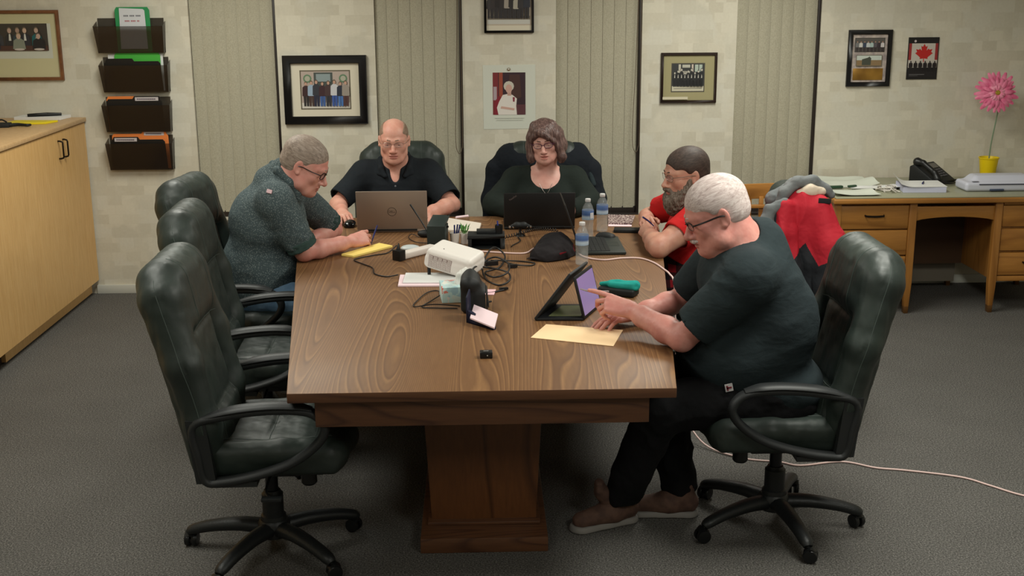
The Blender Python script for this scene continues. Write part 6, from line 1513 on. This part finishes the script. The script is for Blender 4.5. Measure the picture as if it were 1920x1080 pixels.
# laminator / printer
t = thing('laminator', 'low white laminator with a dark slot at the front right of the oak desk', 'laminator', (3.30, 7.62, DZ)); o = (3.30, 7.62, DZ)
LW = mat('cool_white_plastic', (200, 202, 216), .4); S = SDF(); S.box((3.34, 7.60, DZ+.03), (.235, .095, .03), .02, .01); S.box((3.36, 7.62, DZ+.062), (.19, .07, .034), .033, .04); S.plane((0, 0, DZ), (0, 0, -1)); blob('body', S, LW, t, .004, o)
f = MB(o); f.box(3.19, 3.56, 7.502, 7.510, DZ+.044, DZ+.050); f.build('slot', mat('dark_slot', (52, 54, 70), .5), t)
f = MB(o); f.box(3.26, 3.35, 7.495, 7.52, DZ+.006, DZ+.018); f.build('release_lever', mat('slate_lever', (64, 74, 96), .5), t, bevel=.003)
f = MB(o); f.box(3.15, 3.19, 7.515, 7.53, DZ+.062, DZ+.066); f.build('nameplate', mat('grey_nameplate', (130, 130, 140), .5), t)

# ================================================================ clothes on chairs
JR = cloth_mat('bright_red_jacket_shell', (180, 34, 48), (198, 46, 60), rough=.7); JG = cloth_mat('charcoal_jacket_shell', (34, 36, 40), (44, 46, 50), rough=.8); JH = cloth_mat('grey_fleece_hood', (104, 108, 110), (128, 130, 130)); JL = mat('cream_hood_lining', (206, 190, 170), .8)
t = thing('jacket', 'red and charcoal winter jacket with a grey hood hung over a chair back', 'jacket', (1.62, 6.07, .5)); o = (1.68, 6.12, .5)
S = SDF(); S.cone((1.675, 5.965, .975), (1.70, 6.12, .955), .088, .075, .07)
for z_, x_, r_ in ((.86, 1.70, .105), (.72, 1.725, .11), (.56, 1.745, .11), (.42, 1.755, .11)): S.cone((x_, 5.965, z_), (x_, 6.29, z_), r_, r_, .07)
S.chain([(1.745, 5.915, .975), (1.80, 5.87, .80), (1.815, 5.855, .60), (1.835, 5.85, .33)], [.066, .078, .072, .064], .03)      # sleeve
S.chain([(1.585, 5.90, .99), (1.575, 5.87, .86), (1.60, 5.87, .68), (1.64, 5.88, .50)], [.040, .044, .055, .05], .03)       # front flap
def jp(P):
    x, y, z_ = P.T; lim = np.interp(x, [1.5, 1.60, 1.68, 1.74, 1.75, 1.90], [.74, .72, .81, .70, .71, .80])
    return np.where(z_ > lim, 0, 1)
blob('shell', S, [JR, JG], t, .0035, o, disp=folds(111, .015, (10, 10, 4), .0008), pick=jp)
S = SDF(); S.chain([(1.56, 5.95, .985), (1.585, 5.95, 1.05), (1.65, 5.96, 1.10), (1.73, 5.97, 1.105), (1.80, 5.98, 1.06), (1.83, 5.98, 1.03)], [.026, .026, .028, .026, .022, .018], .02); S.chain([(1.60, 6.02, 1.01), (1.66, 6.05, 1.06), (1.76, 6.06, 1.06), (1.81, 6.05, 1.02)], [.035, .04, .035, .025], .04); S.chain([(1.60, 6.2, .97), (1.68, 6.2, 1.0), (1.74, 6.2, .98)], [.05, .05, .04], .04)
blob('hood', S, JH, t, .004, o, disp=folds(115, .0025, (9, 16, 9)))
S = SDF(); S.chain([(1.66, 5.935, 1.045), (1.71, 5.935, 1.06), (1.77, 5.94, 1.055)], [.02, .03, .02], .02); blob('hood_lining', S, JL, t, .004, o, disp=folds(3, .004, (20, 20, 20)))
S = SDF(); S.chain([(1.575, 5.90, 1.01), (1.50, 5.89, .975), (1.485, 5.885, .925), (1.515, 5.885, .89)], [.024, .026, .03, .018], .02)
blob('collar_flap', S, JH, t, .004, o, disp=folds(6, .004, (20, 20, 20)))
S = SDF(); S.chain([(1.53, 5.90, .965), (1.545, 5.885, .88), (1.56, 5.875, .76)], [.02, .026, .02], .02); blob('lining', S, JG, t, .004, o, disp=folds(8, .004, (20, 20, 20)))
f = MB(o); f.obox((1.765, 5.865, 1.02), (.03, -.003, -.002), (.002, .003, .012), (0, -.006, .002)); f.build('velcro_tab', mat('black_velcro', (26, 24, 26), .9), t, bevel=.002)
f = MB(o); f.obox((1.87, 5.795, .405), (.010, -.006, -.004), (.0, -.002, .0035), (0, -.003, 0)); f.obox((1.865, 5.795, .385), (.005, -.004, -.006), (.002, -.002, .0035), (0, -.003, 0)); f.build('cuff_tag', PAPERW, t)
# coat on the woman's chair
t = thing('coat', 'dark coat draped wide over the woman\'s chair back', 'coat', (.40, 7.56, .8)); o = (.40, 7.56, .8)
S = SDF()
S.chain([(.11, 7.51, .94), (.20, 7.52, 1.02), (.40, 7.52, 1.035), (.61, 7.52, 1.02), (.70, 7.51, .93)], [.06, .07, .075, .07, .06], .05)
S.chain([(.10, 7.50, .93), (.07, 7.46, .75), (.075, 7.47, .5)], [.06, .055, .05], .04); S.chain([(.70, 7.50, .93), (.735, 7.46, .75), (.725, 7.47, .5)], [.06, .055, .05], .04)
S.box((.40, 7.56, .78), (.27, .12, .26), .05, .05); S.box((.40, 7.485, .90), (.255, .10, .15), .09, .05)
S.chain([(.17, 7.49, .98), (.16, 7.48, .8)], [.04, .04], .04); S.chain([(.64, 7.49, .98), (.65, 7.48, .8)], [.045, .045], .04)
blob('coat_shell', S, cloth_mat('blue_black_coat', (20, 24, 30), (28, 32, 38)), t, .006, o, disp=folds(121, .006, (8, 8, 3)))
S = SDF(); S.chain([(.60, 7.50, 1.03), (.68, 7.46, .95), (.71, 7.42, .85)], [.02, .02, .018], .02); blob('coat_seam', S, BLACKT if 'black_green_cotton' in MATS and 'BLACKT' in globals() else BLKR, t, .005, o)
